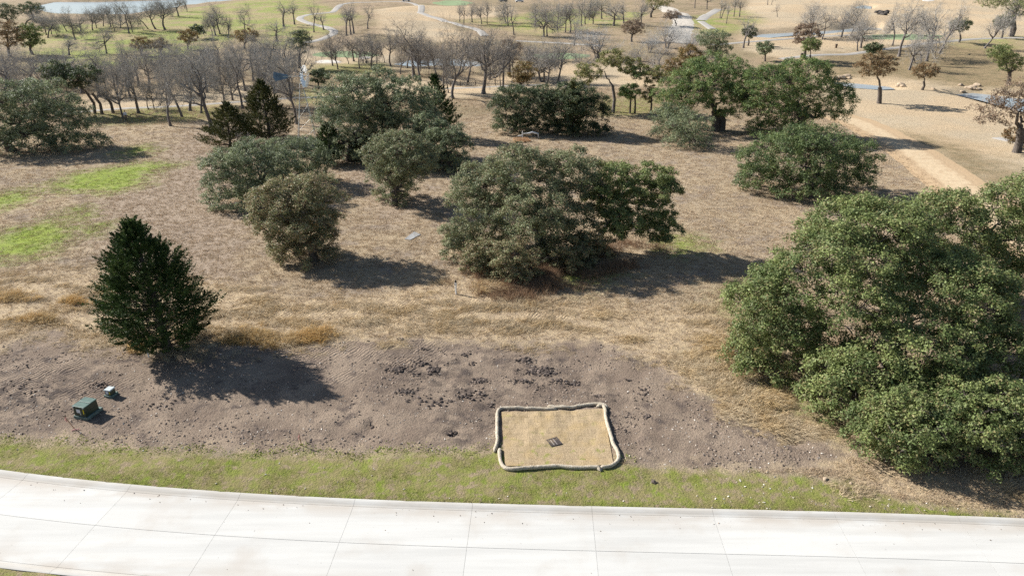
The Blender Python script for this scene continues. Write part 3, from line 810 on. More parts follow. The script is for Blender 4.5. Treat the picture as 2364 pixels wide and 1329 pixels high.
CL = [(918, 856, 30, 7, 90), (958, 868, 13, 4, 30), (1000, 856, 14, 11, 70), (975, 842, 16, 6, 30), (1210, 832, 20, 7, 60), (1240, 856, 34, 10, 150), (1265, 862, 22, 6, 70), (1108, 878, 18, 7, 70), (935, 905, 24, 8, 60),
      (1205, 880, 34, 6, 50), (978, 808, 10, 3, 18), (1075, 820, 13, 6, 25), (1090, 842, 9, 5, 25), (1320, 885, 26, 7, 45), (1378, 916, 14, 4, 16), (1290, 880, 20, 6, 40), (857, 982, 6, 4, 12), (1045, 999, 15, 5, 30),
      (1450, 878, 8, 3, 10), (1495, 963, 10, 8, 26), (1485, 905, 14, 20, 30), (925, 786, 12, 4, 18), (1135, 936, 10, 6, 14), (1090, 915, 40, 14, 60), (1000, 930, 60, 20, 60), (1508, 1113, 10, 4, 14), (1822, 1020, 14, 4, 14), (60, 900, 60, 25, 50), (230, 890, 20, 8, 30), (360, 940, 40, 14, 24)]
P = []; S = []
for cx, cy, rx_, ry_, m in CL:
    for _ in range(m):
        a, b = q.normal(0, 0.5, 2)
        p = G(cx + a * rx_, cy + b * ry_); P.append(p[:2]); S.append(q.uniform(0.02, 0.15) * (1.05 if m >= 60 else 0.85) * math.exp(-0.3 * (a * a + b * b)))
P = np.array(P); S = np.array(S)
n = len(P)
lumps = [lump(k) for k in range(5)]
scatter('soil_clods', np.stack([P[:, 0], P[:, 1], gz(P[:, 0], P[:, 1]) + S * 0.3], -1), lumps, M['clod'], 'heaps of dark turned clods on the bare soil',
        q.uniform(0, 6.28, (n, 3)) * [0.1, 0.1, 1], np.stack([S * q.uniform(0.8, 1.3, n), S, S * q.uniform(0.7, 1.1, n)], -1), q.random(n))
def dirt_pts(m, seed):
    x, y, q = field_points(m, 27, 52, seed, 1.1)
    w = zone('dirt', x, y, 1.6)
    ok = (w > 0.45) & open_ground(x, y)
    return x[ok], y[ok], q
x, y, q = dirt_pts(52000, 31)
ok = q.random(len(x)) < sstep(0.38, 0.66, fbm(x * 0.45, y * 0.6, 3)) ; x, y = x[ok], y[ok]; n = len(x)
S = 0.016 + 0.075 * q.random(n) ** 3.2
scatter('soil_crumbs', np.stack([x, y, gz(x, y) + S * 0.2], -1), lumps, M['crumb'], 'loose brown crumbs of earth over the bare soil',
        q.uniform(0, 6.28, (n, 3)) * [0.1, 0.1, 1], np.stack([S * 1.2, S, S * 0.8], -1), q.random(n))
x, y, q = dirt_pts(9000, 32)
x2, y2, q2 = field_points(5000, 27, 36, 33, 1.1); ok = open_ground(x2, y2) & (zone('verge', x2, y2, 1.0) > 0.4) & (q2.random(len(x2)) < 0.12 + 0.4 * (x2 > 10))
x, y = np.concatenate([x, x2[ok]]), np.concatenate([y, y2[ok]]); n = len(x)
S = 0.014 + 0.04 * q.random(n) ** 3
scatter('pebbles', np.stack([x, y, gz(x, y) + S * 0.3], -1), lumps, M['pebble'], 'pale limestone pebbles strewn over the soil and verge',
        q.uniform(0, 6.28, (n, 3)) * [0.1, 0.1, 1], np.stack([S * 1.3, S, S * 0.8], -1), q.random(n))
# crumbs of dirt and leaf litter on the street
x, y, q = field_points(2600, 21, 31, 34, 1.1)
rtv = road_t(x, y); ok = (rtv > 0.5) & (rtv < 5.4); x, y = x[ok], y[ok]
ok = q.random(len(x)) < 0.08 + np.exp(-((rtv[ok] - 0.6) / 0.5) ** 2) * 0.8; x, y = x[ok], y[ok]; n = len(x)
S = 0.008 + 0.03 * q.random(n) ** 3
scatter('road_litter', np.stack([x, y, np.full(n, -0.045)], -1), lumps, M['crumb'], 'bits of soil and dead leaf scattered on the concrete street',
        q.uniform(0, 6.28, (n, 3)) * [0.1, 0.1, 1], np.stack([S * 1.3, S, S * 0.4], -1), q.random(n))
# reddish weeds under the central oak
wp = poly_w([(1060, 640), (1120, 610), (1230, 610), (1330, 590), (1420, 570), (1520, 580), (1440, 620), (1330, 650), (1240, 690), (1150, 680)])
x, y, q = field_points(60000, 50, 68, 35, 0.6); w = np.clip(sdf(wp, x, y) / 2 * 0.5 + 0.5, 0, 1)
ok = q.random(len(x)) < w * sstep(0.3, 0.6, fbm(x * 0.4, y * 0.4, 3)); x, y = x[ok], y[ok]; n = len(x)
M['weed'] = grass_mat('weed_stalks', (0.20, 0.125, 0.08), (0.30, 0.21, 0.13), (0.24, 0.155, 0.10))
protos = [tuft(r, 12, 0.75, 0.12, 0.45, 0.022, (0.1, 0), 0.1) for _ in range(4)]
sc = q.uniform(0.5, 1.2, n)
scatter('dry_weeds', np.stack([x, y, gz(x, y)], -1), protos, M['weed'], 'reddish dry weeds standing under the big central oak',
        np.stack([np.zeros(n), np.zeros(n), q.uniform(0, 6.28, n)], -1), np.stack([sc, sc, sc], -1), q.random(n))

# golden tussocks by the lone juniper and swept pale straw beside the big oak
TS = [(735, 775, 34, 14, 60), (690, 785, 30, 10, 40), (600, 785, 40, 16, 70), (545, 790, 30, 10, 40), (312, 808, 16, 8, 26), (75, 742, 40, 8, 40), (170, 702, 30, 6, 30), (1700, 825, 50, 22, 60), (1775, 930, 46, 22, 70), (1640, 800, 40, 20, 40), (20, 690, 60, 10, 40), (1130, 668, 40, 14, 40)]
P = []; S = []; TN = []
for cx, cy, rx_, ry_, m in TS:
    for _ in range(m):
        a_, b_ = q.normal(0, 0.55, 2); p = G(cx + a_ * rx_, cy + b_ * ry_); P.append(p[:2]); S.append(q.uniform(0.7, 1.25)); TN.append((0.1 if cx > 1000 else 0.75) + q.uniform(-.1, .25))
P = np.array(P); S = np.array(S); n = len(P)
M['tussock'] = grass_mat('tussock_blades', (0.56, 0.46, 0.31), (0.52, 0.335, 0.12), (0.50, 0.37, 0.19))
protos = [tuft(r, 26, 0.85, 0.16, 0.75, 0.02, (0.55 * math.cos(a), 0.55 * math.sin(a)), 0.55) for a in (0.3, -0.2, -0.6, 0.0)]
az = np.where(np.array(TN) < 0.5, q.normal(-0.5, 0.35, n), q.normal(0.2, 0.7, n))
scatter('golden_tussocks', np.stack([P[:, 0], P[:, 1], gz(P[:, 0], P[:, 1])], -1), protos, M['tussock'], 'tall golden and pale swept grass tussocks along the soil edge',
        np.stack([np.zeros(n), np.zeros(n), az], -1), np.stack([S, S, S], -1), np.clip(TN, 0, 1))
# weeds pioneering along the seam between soil and verge
sx = [(k, np.interp(k, [0, 200, 430, 600, 900, 1130, 1440], [1010, 1028, 1044, 1046, 1046, 1036, 1066])) for k in q.uniform(0, 1460, 520)]
P = np.array([G(a_, b_ + q.normal(0, 5) + 6 * math.sin(a_ / 40))[:2] for a_, b_ in sx]); P = P[open_ground(P[:, 0], P[:, 1])]; n = len(P)
S = q.uniform(0.6, 2.2, n)
scatter('seam_weeds', np.stack([P[:, 0], P[:, 1], gz(P[:, 0], P[:, 1])], -1), [tuft(r, 10, 0.09, 0.1, 0.9, 0.03) for _ in range(3)], M['fresh'], 'small bright green weeds along the seam of soil and verge',
        np.stack([np.zeros(n), np.zeros(n), q.uniform(0, 6.28, n)], -1), np.stack([S, S, S * 0.8], -1), q.random(n))
# ------------------------------------------------------------------ trees
def unit(v): return v / (np.linalg.norm(v, axis=-1, keepdims=True) + 1e-9)
def leaf_quads(c, n, L, W, rng, along=None):
    k = len(c)
    t = unit(np.cross(n, rng.normal(0, 1, (k, 3)))) if along is None else unit(along + 0.0)
    b = unit(np.cross(n, t))
    L = (np.asarray(L) * rng.uniform(0.5, 1.5, k))[:, None]; W = (np.asarray(W) * rng.uniform(0.6, 1.35, k) * 0.56)[:, None]
    v = np.stack([c - t * L * 0.4 - b * W, c - t * L * 0.36 + b * W, c + t * L * 0.62], 1).reshape(-1, 3)
    q = np.arange(3 * k, dtype=np.int32).reshape(-1, 3)
    return v, q

def blob_lobes(rng, c, rx, ry, rz, n, rf=0.36):
    """lobes spread over an ellipsoid so that their outer sides touch it"""
    d = unit(rng.normal(0, 1, (n * 3, 3))); d = d[d[:, 2] > -0.92][:n]
    # push apart a little
    for _ in range(12):
        diff = d[:, None] - d[None]; dist = np.linalg.norm(diff, axis=-1) + 1e-6
        d = unit(d + 0.06 * np.sum(diff / dist[..., None] ** 3, 1) / max(1, len(d)) * 8)
        d[:, 2] = np.maximum(d[:, 2], -0.92); d = unit(d)
    rad = np.array([rx, ry, rz]); rm = (rx * ry * rz) ** (1 / 3)
    r = rm * rf * 1.22 * rng.uniform(0.7, 1.3, len(d))
    k = 1 - r / rm * rng.uniform(0.7, 1.0, len(d))
    p = c + d * rad * np.clip(k, 0.25, 0.9)[:, None]
    return np.column_stack([p, r])

def limb(acc, rng, a, b, r0, r1, sides=6, wob=0.12, sag=0.0, k=6):
    a = np.asarray(a, float); b = np.asarray(b, float)
    t = np.linspace(0, 1, k)[:, None]; L = np.linalg.norm(b - a)
    p = a * (1 - t) + b * t
    w = rng.normal(0, wob * L * 0.5, (k, 3)); w[0] = w[-1] = 0
    p = p + w * np.sin(np.pi * t) + np.array([0, 0, 1.0]) * (np.sin(np.pi * t) * sag * L)
    acc.tube(p, np.linspace(r0, r1, k), sides, False)
    return p

def leafy_tree(name, base, blobs, mat, label, cat='tree', group=None, leaves=20000, leaf=0.16, nl=14, rf=0.36, seed=1, bark='bark', trunks=None, trunk_r=None, clump=0.42, flat=0.75, fork=0.28, fill=0.5, open_=0.0):
    """base: photograph position of the foot; blobs: (x0,x1,y0,y1,dY[,share]) crown masses as seen in the photograph, dY metres nearer/farther than the foot"""
    rng = np.random.default_rng(seed)
    def contact(bl):
        # centre depth of a mass whose front edge meets the ground where the photograph shows it
        cx = (bl[0] + bl[1]) / 2; f = G(cx, bl[3]); r = (bl[1] - bl[0]) / 2 / ppm(f) * 0.9
        return f[1] + 0.72 * r
    if base is None:
        bl = blobs[0]; yc = contact(bl); x = at_depth((bl[0] + bl[1]) / 2, bl[3], yc)[0]
        B = np.array([x, yc, float(gz(x, yc)[0])])
    else: B = GP(*base)
    Y = B[1]
    root = empty(name, B); tag(root, label, cat, group)
    lobes = []
    for bl in blobs:
        x0, x1, y0, y1, dY = bl[:5]
        onground = dY == 'g'
        yc = contact(bl) if onground else Y + dY
        c = at_depth((x0 + x1) / 2, (y0 + y1) / 2, yc); s = ppm(c)
        rx = (x1 - x0) / 2 / s * 1.05; ry = rx * 0.9
        zt = at_depth((x0 + x1) / 2, y0, yc + 0.15 * ry)[2] - B[2]
        zb = 0.02 if onground else max(0.1, at_depth((x0 + x1) / 2, y1, yc - 0.7 * ry)[2] - B[2])
        if zt - zb < 0.9: zb = max(0.0, zt - 0.9)
        rz = (zt - zb) / 2 * 1.06
        c = np.array([c[0] - B[0], c[1] - B[1], (zt + zb) / 2])
        n = max(5, int(1.45 * nl * (bl[5] if len(bl) > 5 else 1)))
        lobes.append(blob_lobes(rng, c, rx, ry, rz, n, rf))
        if onground:
            m = max(5, n // 2); az = np.arange(m) * 2 * np.pi / m + rng.uniform(0, 1); lr = (rx * ry * rz) ** (1 / 3) * rf * rng.uniform(0.8, 1.15, m); k = rng.uniform(0.62, 0.8, m)
            lobes.append(np.column_stack([c[0] + np.cos(az) * rx * k, c[1] + np.sin(az) * ry * k, lr * 0.62, lr]))
        if fill: lobes.append(np.column_stack([c + rng.normal(0, 0.25, (max(2, n // 3), 3)) * [rx, ry, rz], np.full(max(2, n // 3), (rx * ry * rz) ** (1 / 3) * rf * (0.7 + 1.2 * fill))]))
    lobes = np.concatenate(lobes)
    # keep lobes off the ground
    lobes[:, 2] = np.maximum(lobes[:, 2], lobes[:, 3] * flat * 0.8 + 0.1)
    area = lobes[:, 3] ** 2; per = leaves * area / area.sum()
    C = []; O = []; CR = []; CW = []; twig = []
    for (lx, ly, lz, lr), m in zip(lobes, per):
        cr = min(clump * rng.uniform(0.7, 1.3), lr * 0.6)
        nc_ = max(3, int(1.9 * (lr / cr) ** 2))
        d = unit(rng.normal(0, 1, (nc_, 3))); d[:, 2] = np.where(d[:, 2] < -0.35, -d[:, 2], d[:, 2])
        p = np.array([lx, ly, lz]) + d * lr * rng.uniform(0.6, 1.0, (nc_, 1)) * [1, 1, flat]
        # drop clumps buried inside other lobes
        dd = np.linalg.norm((p[:, None] - lobes[None, :, :3]) / [1, 1, flat], axis=-1) / lobes[None, :, 3]
        ok = np.sum(dd < 0.62, 1) < 1
        if open_: ok &= rng.random(nc_) > open_
        p, d = p[ok], d[ok]
        if len(p) == 0: continue
        C.append(p); O.append(d); CR.append(np.full(len(p), cr)); CW.append(np.full(len(p), m / nc_)); twig.append((np.array([lx, ly, lz]), p, lr))
    C = np.concatenate(C); O = np.concatenate(O); CR = np.concatenate(CR); CW = np.concatenate(CW)
    CW = CW * leaves / CW.sum() * rng.uniform(0.5, 1.5, len(CW))
    idx = np.repeat(np.arange(len(C)), np.maximum(1, CW).astype(int))
    off = rng.normal(0, 1, (len(idx), 3)); off = unit(off) * (rng.random((len(idx), 1)) ** 0.5)
    pos = C[idx] + off * CR[idx][:, None] * [1.15, 1.15, 0.8]
    pos[:, 2] = np.maximum(pos[:, 2], 0.05)
    nrm = unit(0.45 * O[idx] + 0.4 * unit(off) + np.array([0, 0, 0.35]) + rng.normal(0, 0.65, (len(idx), 3)))
    v, q = leaf_quads(pos, nrm, leaf, leaf * 0.62, rng)
    # woody frame
    acc = Acc()
    top = lobes[:, 2].max(); width = np.ptp(lobes[:, 0])
    tr = trunk_r or (0.035 * top + 0.018 * width)
    bases = trunks or [(0, 0)]
    fk = []
    cen = np.average(lobes[:, :3], axis=0, weights=lobes[:, 3])
    for bx, by in bases:
        f = np.array([bx + (cen[0] - bx) * 0.22, by + (cen[1] - by) * 0.22, top * fork])
        mid = np.array([bx + rng.normal(0, 0.12), by + rng.normal(0, 0.12), top * fork * 0.5])
        pp = np.array([[bx, by, -0.3], [bx, by, 0.15], mid, f])
        acc.tube(pp, [tr * 1.5, tr * 1.15, tr * 0.95, tr * 0.9], 9, False)
        fk.append(f)
    fk = np.array(fk)
    order = np.argsort(np.linalg.norm(lobes[:, :3] - cen, axis=1))
    joints = [(f, tr * 0.8) for f in fk]
    for li in order:
        b = lobes[li, :3]
        js = np.array([j[0] for j in joints]); d = np.linalg.norm(js - b, axis=1) + 0.25 * np.linalg.norm(js - fk[0], axis=1)
        k = int(np.argmin(d)); a, ra = joints[k]
        r0 = ra * rng.uniform(0.6, 0.8); r1 = max(0.03, r0 * 0.45)
        p = limb(acc, rng, a, b, r0, r1, 6, 0.16, 0.05)
        joints.append((p[3], r0 * 0.75)); joints.append((b, r1))
    for c, p, lr in twig:
        for t_ in p[rng.permutation(len(p))[:max(2, int(len(p) * 0.3))]]:
            limb(acc, rng, c, t_, 0.035, 0.012, 3, 0.15, 0.0, 3)
    acc.build('trunk', M[bark], root, smooth=True)
    link('crown', np_mesh('crown', v, q), M[mat], root)
    return root

def juniper(name, base, x0, x1, ytop, mat, label, group=None, sprays=700, leaves=55, seed=1, low=0.06, peak=0.28, bark='bark', size=0.75, lw=0.035):
    rng = np.random.default_rng(seed)
    B = GP(*base); s = ppm(B)
    H = at_depth(base[0], ytop, B[1])[2] - B[2]; R = (x1 - x0) / 2 / s - 0.22 * size; cx = ((x0 + x1) / 2 - base[0]) / s
    root = empty(name, B); tag(root, label, 'tree', group)
    z = low + (1 - low) * rng.random(sprays * 3) ** 0.85
    prof = np.where(z < peak, 0.50 + 0.50 * np.clip((z - low) / (peak - low), 0, 1) ** 0.7, (1 - ((z - peak) / (1.03 - peak)) ** 1.45))
    keep = rng.random(len(z)) < (0.25 + prof); z = z[keep][:sprays]; prof = prof[keep][:sprays]
    az = rng.uniform(0, 2 * np.pi, len(z))
    bulge = 1 + 0.22 * (vnoise(az * 1.6 + seed, z * 7.0) - 0.5) * 2 + 0.18 * (vnoise(az * 4 + 9, z * 16.0) - 0.5) * 2
    rr = R * prof * bulge * np.sqrt(rng.uniform(0.22, 1.0, len(z)))
    tip = np.stack([cx * np.clip(z * 2, 0, 1) + np.cos(az) * rr, np.sin(az) * rr, z * H * 0.95], -1)
    out = np.stack([np.cos(az), np.sin(az), np.zeros(len(z))], -1)
    rise = 0.35 + 0.9 * z
    d = unit(out + np.array([0, 0, 1.0]) * rise[:, None] + rng.normal(0, 0.25, (len(z), 3)))
    L = size * rng.uniform(0.7, 1.4, len(z)) * (0.6 + 0.5 * prof)
    idx = np.repeat(np.arange(len(z)), leaves)
    t = rng.random(len(idx))
    rad = 0.26 * L[idx] * (1 - t) ** 0.7 * np.sqrt(rng.random(len(idx)))
    ph = rng.normal(0, 1, (len(idx), 3)); ph = unit(ph - np.sum(ph * d[idx], 1, keepdims=True) * d[idx])
    pos = tip[idx] + d[idx] * ((t - 0.5) * L[idx])[:, None] + ph * rad[:, None]
    along = unit(d[idx] + 0.75 * ph + rng.normal(0, 0.35, (len(idx), 3)))
    nrm = unit(np.cross(along, rng.normal(0, 1, (len(idx), 3))))
    v, q = leaf_quads(pos, nrm, lw * 4.2, lw * 1.7, rng, along)
    acc = Acc()
    tr = 0.028 * H
    acc.tube([[0, 0, -0.3], [0, 0, 0.2], [cx * 0.3, 0, H * 0.4], [cx, 0, H * 0.93]], [tr * 1.5, tr * 1.1, tr * 0.7, 0.02], 8, False)
    for i in rng.permutation(len(z))[:sprays // 4]:
        zz = max(0.15, tip[i, 2] - np.hypot(*tip[i, :2]) * 0.35)
        limb(acc, rng, [cx * min(1, zz / H * 1.5) , 0, zz], tip[i], 0.05 * (1.1 - z[i]), 0.012, 3, 0.06, 0.0, 3)
    acc.build('trunk', M[bark], root, smooth=True)
    link('crown', np_mesh('crown', v, q), M[mat], root)
    return root

# ---- bare winter oaks: a few grown skeletons, copied
def bare_skeleton(seed, trunk=0.36, spread=0.42, gnarl=0.24, upward=0.08, stems=1, kids=(7, 6, 5, 5), twigs=4):
    """unit height skeleton; returns (trunk mesh, crown mesh)"""
    rng = np.random.default_rng(seed)
    wood = Acc(); fine = Acc(); TW = []
    def grow(p, d, L, r, lev):
        k = (7, 5, 4, 3, 3)[lev]
        pts = [p]; dirs = [d]
        for i in range(k):
            d = unit(d + rng.normal(0, gnarl * (0.35 if lev == 0 else 1), 3) + np.array([0, 0, upward * (0.12 if lev else 0.3)]))
            p = p + d * L / k; pts.append(p); dirs.append(d)
        rad = np.linspace(r, r * (0.62 if lev == 0 else 0.42), k + 1)
        if lev == 0: rad[0] *= 1.5
        if lev <= 1: wood.tube(pts, rad, 7 if lev == 0 else 5, False)
        elif lev == 2: fine.tube(pts, rad, 4, False)
        else: fine.tube(pts, rad, 3, False)
        if lev >= 3:
            for _ in range(twigs):
                i = rng.integers(1, k + 1); a = pts[i]
                e = unit(dirs[i] + rng.normal(0, 0.75, 3)); TW.append((a, a + e * L * rng.uniform(0.4, 0.9)))
        if lev < 4 and lev < len(kids):
            for c in range(kids[lev]):
                f = rng.uniform(0.62, 1.0) if lev == 0 else rng.uniform(0.3, 1.0)
                if c == 0: f = 1.0
                i = min(k, max(1, int(round(f * k)))); a = pts[i]; dd = dirs[i]
                ph = rng.normal(0, 1, 3); ph = unit(ph - ph.dot(dd) * dd)
                an = rng.uniform(0.55, 1.35) if c else rng.uniform(0.1, 0.4)
                e = unit(dd * math.cos(an) + ph * math.sin(an))
                if lev <= 1 and e[2] < 0.12: e[2] = 0.12 + abs(e[2]) * 0.4; e = unit(e)
                ln = {0: spread * rng.uniform(0.75, 1.15), 1: L * rng.uniform(0.42, 0.72), 2: L * rng.uniform(0.45, 0.75), 3: L * rng.uniform(0.5, 0.8)}[lev]
                grow(a, e, ln, rad[i] * (rng.uniform(0.52, 0.78) if c else 0.85), lev + 1)
    for s in range(stems):
        a = 2 * np.pi * s / max(1, stems) + rng.uniform(0, 1)
        lean = 0.05 if stems == 1 else 0.42
        grow(np.array([0.02 * math.cos(a) * (stems > 1), 0.02 * math.sin(a) * (stems > 1), -0.01]), unit(np.array([lean * math.cos(a), lean * math.sin(a), 1])), trunk * rng.uniform(0.9, 1.1), 0.034 if stems == 1 else 0.017, 0)
    A = np.array([t[0] for t in TW]); Bq = np.array([t[1] for t in TW])
    side = unit(np.cross(Bq - A, rng.normal(0, 1, A.shape))) * 0.0011
    v = np.stack([A - side, A + side, Bq], 1).reshape(-1, 3)
    fine.add(v, None, np.arange(len(v)).reshape(-1, 3))
    allv = np.concatenate(wood.v + fine.v); h = np.percentile(allv[:, 2], 99.7)
    w = np.percentile(np.hypot(allv[:, 0], allv[:, 1]), 97)
    for ac in (wood, fine): ac.v = [x / np.array([w * 2, w * 2, h], dtype=np.float32) for x in ac.v]    # unit height, unit crown width
    return wood.mesh('bare_trunk', True), fine.mesh('bare_crown')
BARE = [bare_skeleton(101, 0.40, 0.46, 0.30), bare_skeleton(102, 0.50, 0.40, 0.32), bare_skeleton(103, 0.34, 0.52, 0.36, kids=(5, 6, 6, 5)), bare_skeleton(104, 0.55, 0.36, 0.26, kids=(8, 5, 5, 4)),
        bare_skeleton(105, 0.46, 0.44, 0.34, 0.0, kids=(5, 5, 6, 6)), bare_skeleton(106, 0.38, 0.50, 0.26, 0.2), bare_skeleton(107, 0.32, 0.46, 0.34, kids=(8, 6, 6, 4)),
        bare_skeleton(108, 0.44, 0.48, 0.40, -0.05, kids=(4, 5, 6, 6)), bare_skeleton(109, 0.36, 0.40, 0.3, 0.3, kids=(9, 5, 5, 4))]
SLIM = [bare_skeleton(120, 0.52, 0.30, 0.2, 0.4, kids=(6, 5, 4, 3)), bare_skeleton(121, 0.48, 0.33, 0.26, 0.3, kids=(5, 5, 4, 3)), bare_skeleton(122, 0.56, 0.28, 0.2, 0.4, kids=(6, 4, 4, 3))]
VASE = [bare_skeleton(130, 0.34, 0.46, 0.10, 0.9, stems=6, kids=(4, 4, 4, 3)), bare_skeleton(131, 0.30, 0.50, 0.12, 0.8, stems=7, kids=(4, 4, 4, 2))]
ORD = 'first second third fourth fifth sixth seventh eighth ninth tenth eleventh twelfth thirteenth fourteenth fifteenth sixteenth seventeenth eighteenth nineteenth twentieth'.split()
ORD += ['twenty-' + o for o in ORD[:9]] + ['thirtieth'] + ['thirty-' + o for o in ORD[:9]]
_bare_variant = {}
def bare_tree(pool, i, base, top, width, mats=('bark_pale', 'twig'), label='', group='', lean=0.0, rng=random):
    B = GP(*base); s = ppm(B)
    tx, ty = base[0] + lean, top
    p = at_depth(base[0], ty, B[1]); H = max(2.0, p[2] - B[2])
    root = empty('bare_oak', B); tag(root, label, 'tree', group)
    wd, fn = pool[i % len(pool)]
    rz = rng.uniform(0, 6.28); wS = width / s
    sh = lean / s / H
    for nm, me, mt in (('trunk', wd, mats[0]), ('crown', fn, mats[1])):
        key = (me.name, mt)
        if key not in _bare_variant:
            m2 = me if len(me.materials) == 0 else me.copy()
            if len(m2.materials): m2.materials.clear()
            m2.materials.append(M[mt]); _bare_variant[key] = m2
        o = link(nm, _bare_variant[key], None, root)
        o.scale = (wS * 1.22, wS * 1.22, H * 1.10); o.rotation_euler = (0, 0, rz)
    root.rotation_euler = (rng.uniform(-.03, .03), math.atan(sh), 0)
    return root
# ------------------------------------------------------------------ evergreen and autumn trees
L_ = leafy_tree
g1 = 'live oaks around the pasture'
# right foreground
L_('live_oak', (2050, 850), [(1692, 1900, 590, 890, 'g', 1.2), (1850, 2140, 440, 720, 2.5, 1.3), (1770, 2080, 520, 830, 0.0, 1.3), (2000, 2320, 560, 900, -0.5, 1.3), (1850, 2070, 790, 985, 'g', 0.9), (2050, 2380, 720, 1000, -2.0, 1.2), (1930, 2250, 720, 990, 'g', 1.2)], 'live',
   'huge spreading live oak filling the right foreground', group=g1, leaves=190000, leaf=0.15, nl=17, rf=0.35, fill=0.75, seed=11, clump=0.46, trunk_r=0.42)
L_('live_oak', (2275, 690), [(2070, 2270, 432, 650, 0.0, 1.0), (2225, 2520, 394, 700, 1.0, 1.3), (2150, 2360, 560, 740, -1.5, 0.7)], 'live',
   'tall live oak at the right edge behind the huge foreground oak', group=g1, leaves=62000, leaf=0.17, nl=18, rf=0.34, seed=12, clump=0.5, trunk_r=0.36)
L_('live_oak', None, [(1960, 2200, 905, 1098, 'g', 1.1), (2110, 2390, 880, 1098, 'g', 1.1), (2280, 2560, 890, 1100, 'g', 0.9)], 'live',
   'low bushy live oak sprouts in front of the huge foreground oak', 'shrub', g1, leaves=66000, leaf=0.14, nl=16, rf=0.32, seed=13, clump=0.36, trunk_r=0.12, trunks=[(0, 0), (-1.6, 0.5), (1.8, 0.3), (3.2, 0.6)], fork=0.35)
# central pair
L_('live_oak', (1252, 588), [(1025, 1200, 360, 590, 'g', 1.3), (1100, 1290, 332, 500, 0.5, 1.2), (1230, 1395, 335, 490, 1.0, 1.2), (1150, 1330, 420, 585, -3.2, 1.1), (1225, 1380, 440, 618, 'g', 1.1), (1005, 1110, 500, 612, 'g', 0.8)], 'live_sage',
   'big gnarled live oak with dark forked trunk in the middle of the pasture', group=g1, leaves=105000, leaf=0.15, nl=13, rf=0.29, seed=21, trunk_r=0.46, clump=0.4, fork=0.30, fill=0.4, open_=0.04)
L_('live_oak', (1386, 580), [(1340, 1485, 366, 530, 0.5, 1.3), (1440, 1570, 370, 510, 0.0, 1.1), (1380, 1500, 470, 572, -2.0, 0.8), (1470, 1580, 485, 578, -1.2, 0.9)], 'live',
   'smaller live oak with a pale leaning trunk beside the big gnarled oak', group=g1, leaves=58000, leaf=0.15, nl=12, rf=0.29, seed=22, trunk_r=0.24, clump=0.36, fork=0.36, fill=0.35, open_=0.05, bark='bark_pale')
L_('oak_thicket', None, [(1130, 1250, 545, 662, 'g', 1.0), (1060, 1170, 545, 640, 'g', 1.0), (1270, 1365, 540, 640, 'g', 0.8), (1320, 1425, 525, 612, 'g', 0.8)], 'live_tan',
   'low tan and green oak sprouts under the big gnarled oak', 'shrub', g1, leaves=34000, leaf=0.14, nl=10, rf=0.32, seed=23, clump=0.3, trunk_r=0.06, trunks=[(0, 0), (-1.3, 0.3), (1.2, 0.2)], open_=0.15)
# left middle
L_('live_oak', (726, 603), [(565, 715, 405, 585, 0.3, 1.0), (640, 800, 386, 570, 0.5, 1.0), (590, 790, 440, 612, -0.5, 1.0), (610, 792, 500, 622, 'g', 0.9)], 'live_tan',
   'rounded tan-tipped oak standing alone before the grey thicket', group=g1, leaves=64000, leaf=0.145, nl=12, rf=0.29, seed=31, clump=0.34, fork=0.22)
L_('live_oak', None, [(520, 690, 314, 470, 'g', 1.2), (462, 600, 330, 490, 'g', 1.2), (600, 770, 314, 440, 'g', 1.2)], 'live_grey',
   'broad grey-green oak below the windmill', group=g1, leaves=60000, leaf=0.165, nl=11, rf=0.31, seed=32, clump=0.4)
L_('live_oak', (912, 474), [(834, 1014, 298, 452, 0.0, 2.0), (846, 965, 370, 470, 'g', 0.7), (885, 945, 410, 480, 'g', 0.3)], 'live_sage',
   'round sage-green oak on a short trunk right of the windmill', group=g1, leaves=42000, leaf=0.155, nl=11, rf=0.30, seed=33, clump=0.36, fork=0.24)
L_('live_oak', None, [(725, 900, 155, 385, 'g', 1.6), (800, 960, 148, 330, 2.0, 1.2), (870, 1020, 168, 350, 1.0, 1.2)], 'live_grey',
   'tall grey-green live oak mass behind the junipers', group=g1, leaves=66000, leaf=0.19, nl=11, rf=0.31, seed=34, clump=0.45)
L_('live_oak', None, [(985, 1092, 275, 405, 'g', 1.1), (932, 1050, 252, 395, 'g', 1.1)], 'live_grey',
   'dense grey-green oak bush behind the round sage-green oak', group=g1, leaves=32000, leaf=0.18, nl=11, rf=0.31, seed=35, clump=0.4)
L_('live_oak', None, [(-70, 130, 190, 362, 'g', 1.4), (20, 190, 178, 330, 1.0, 1.2), (90, 238, 230, 356, 'g', 1.1)], 'live_grey',
   'massive grey-green live oak at the left edge of the pasture', group=g1, leaves=62000, leaf=0.19, nl=11, rf=0.31, seed=36, clump=0.45)
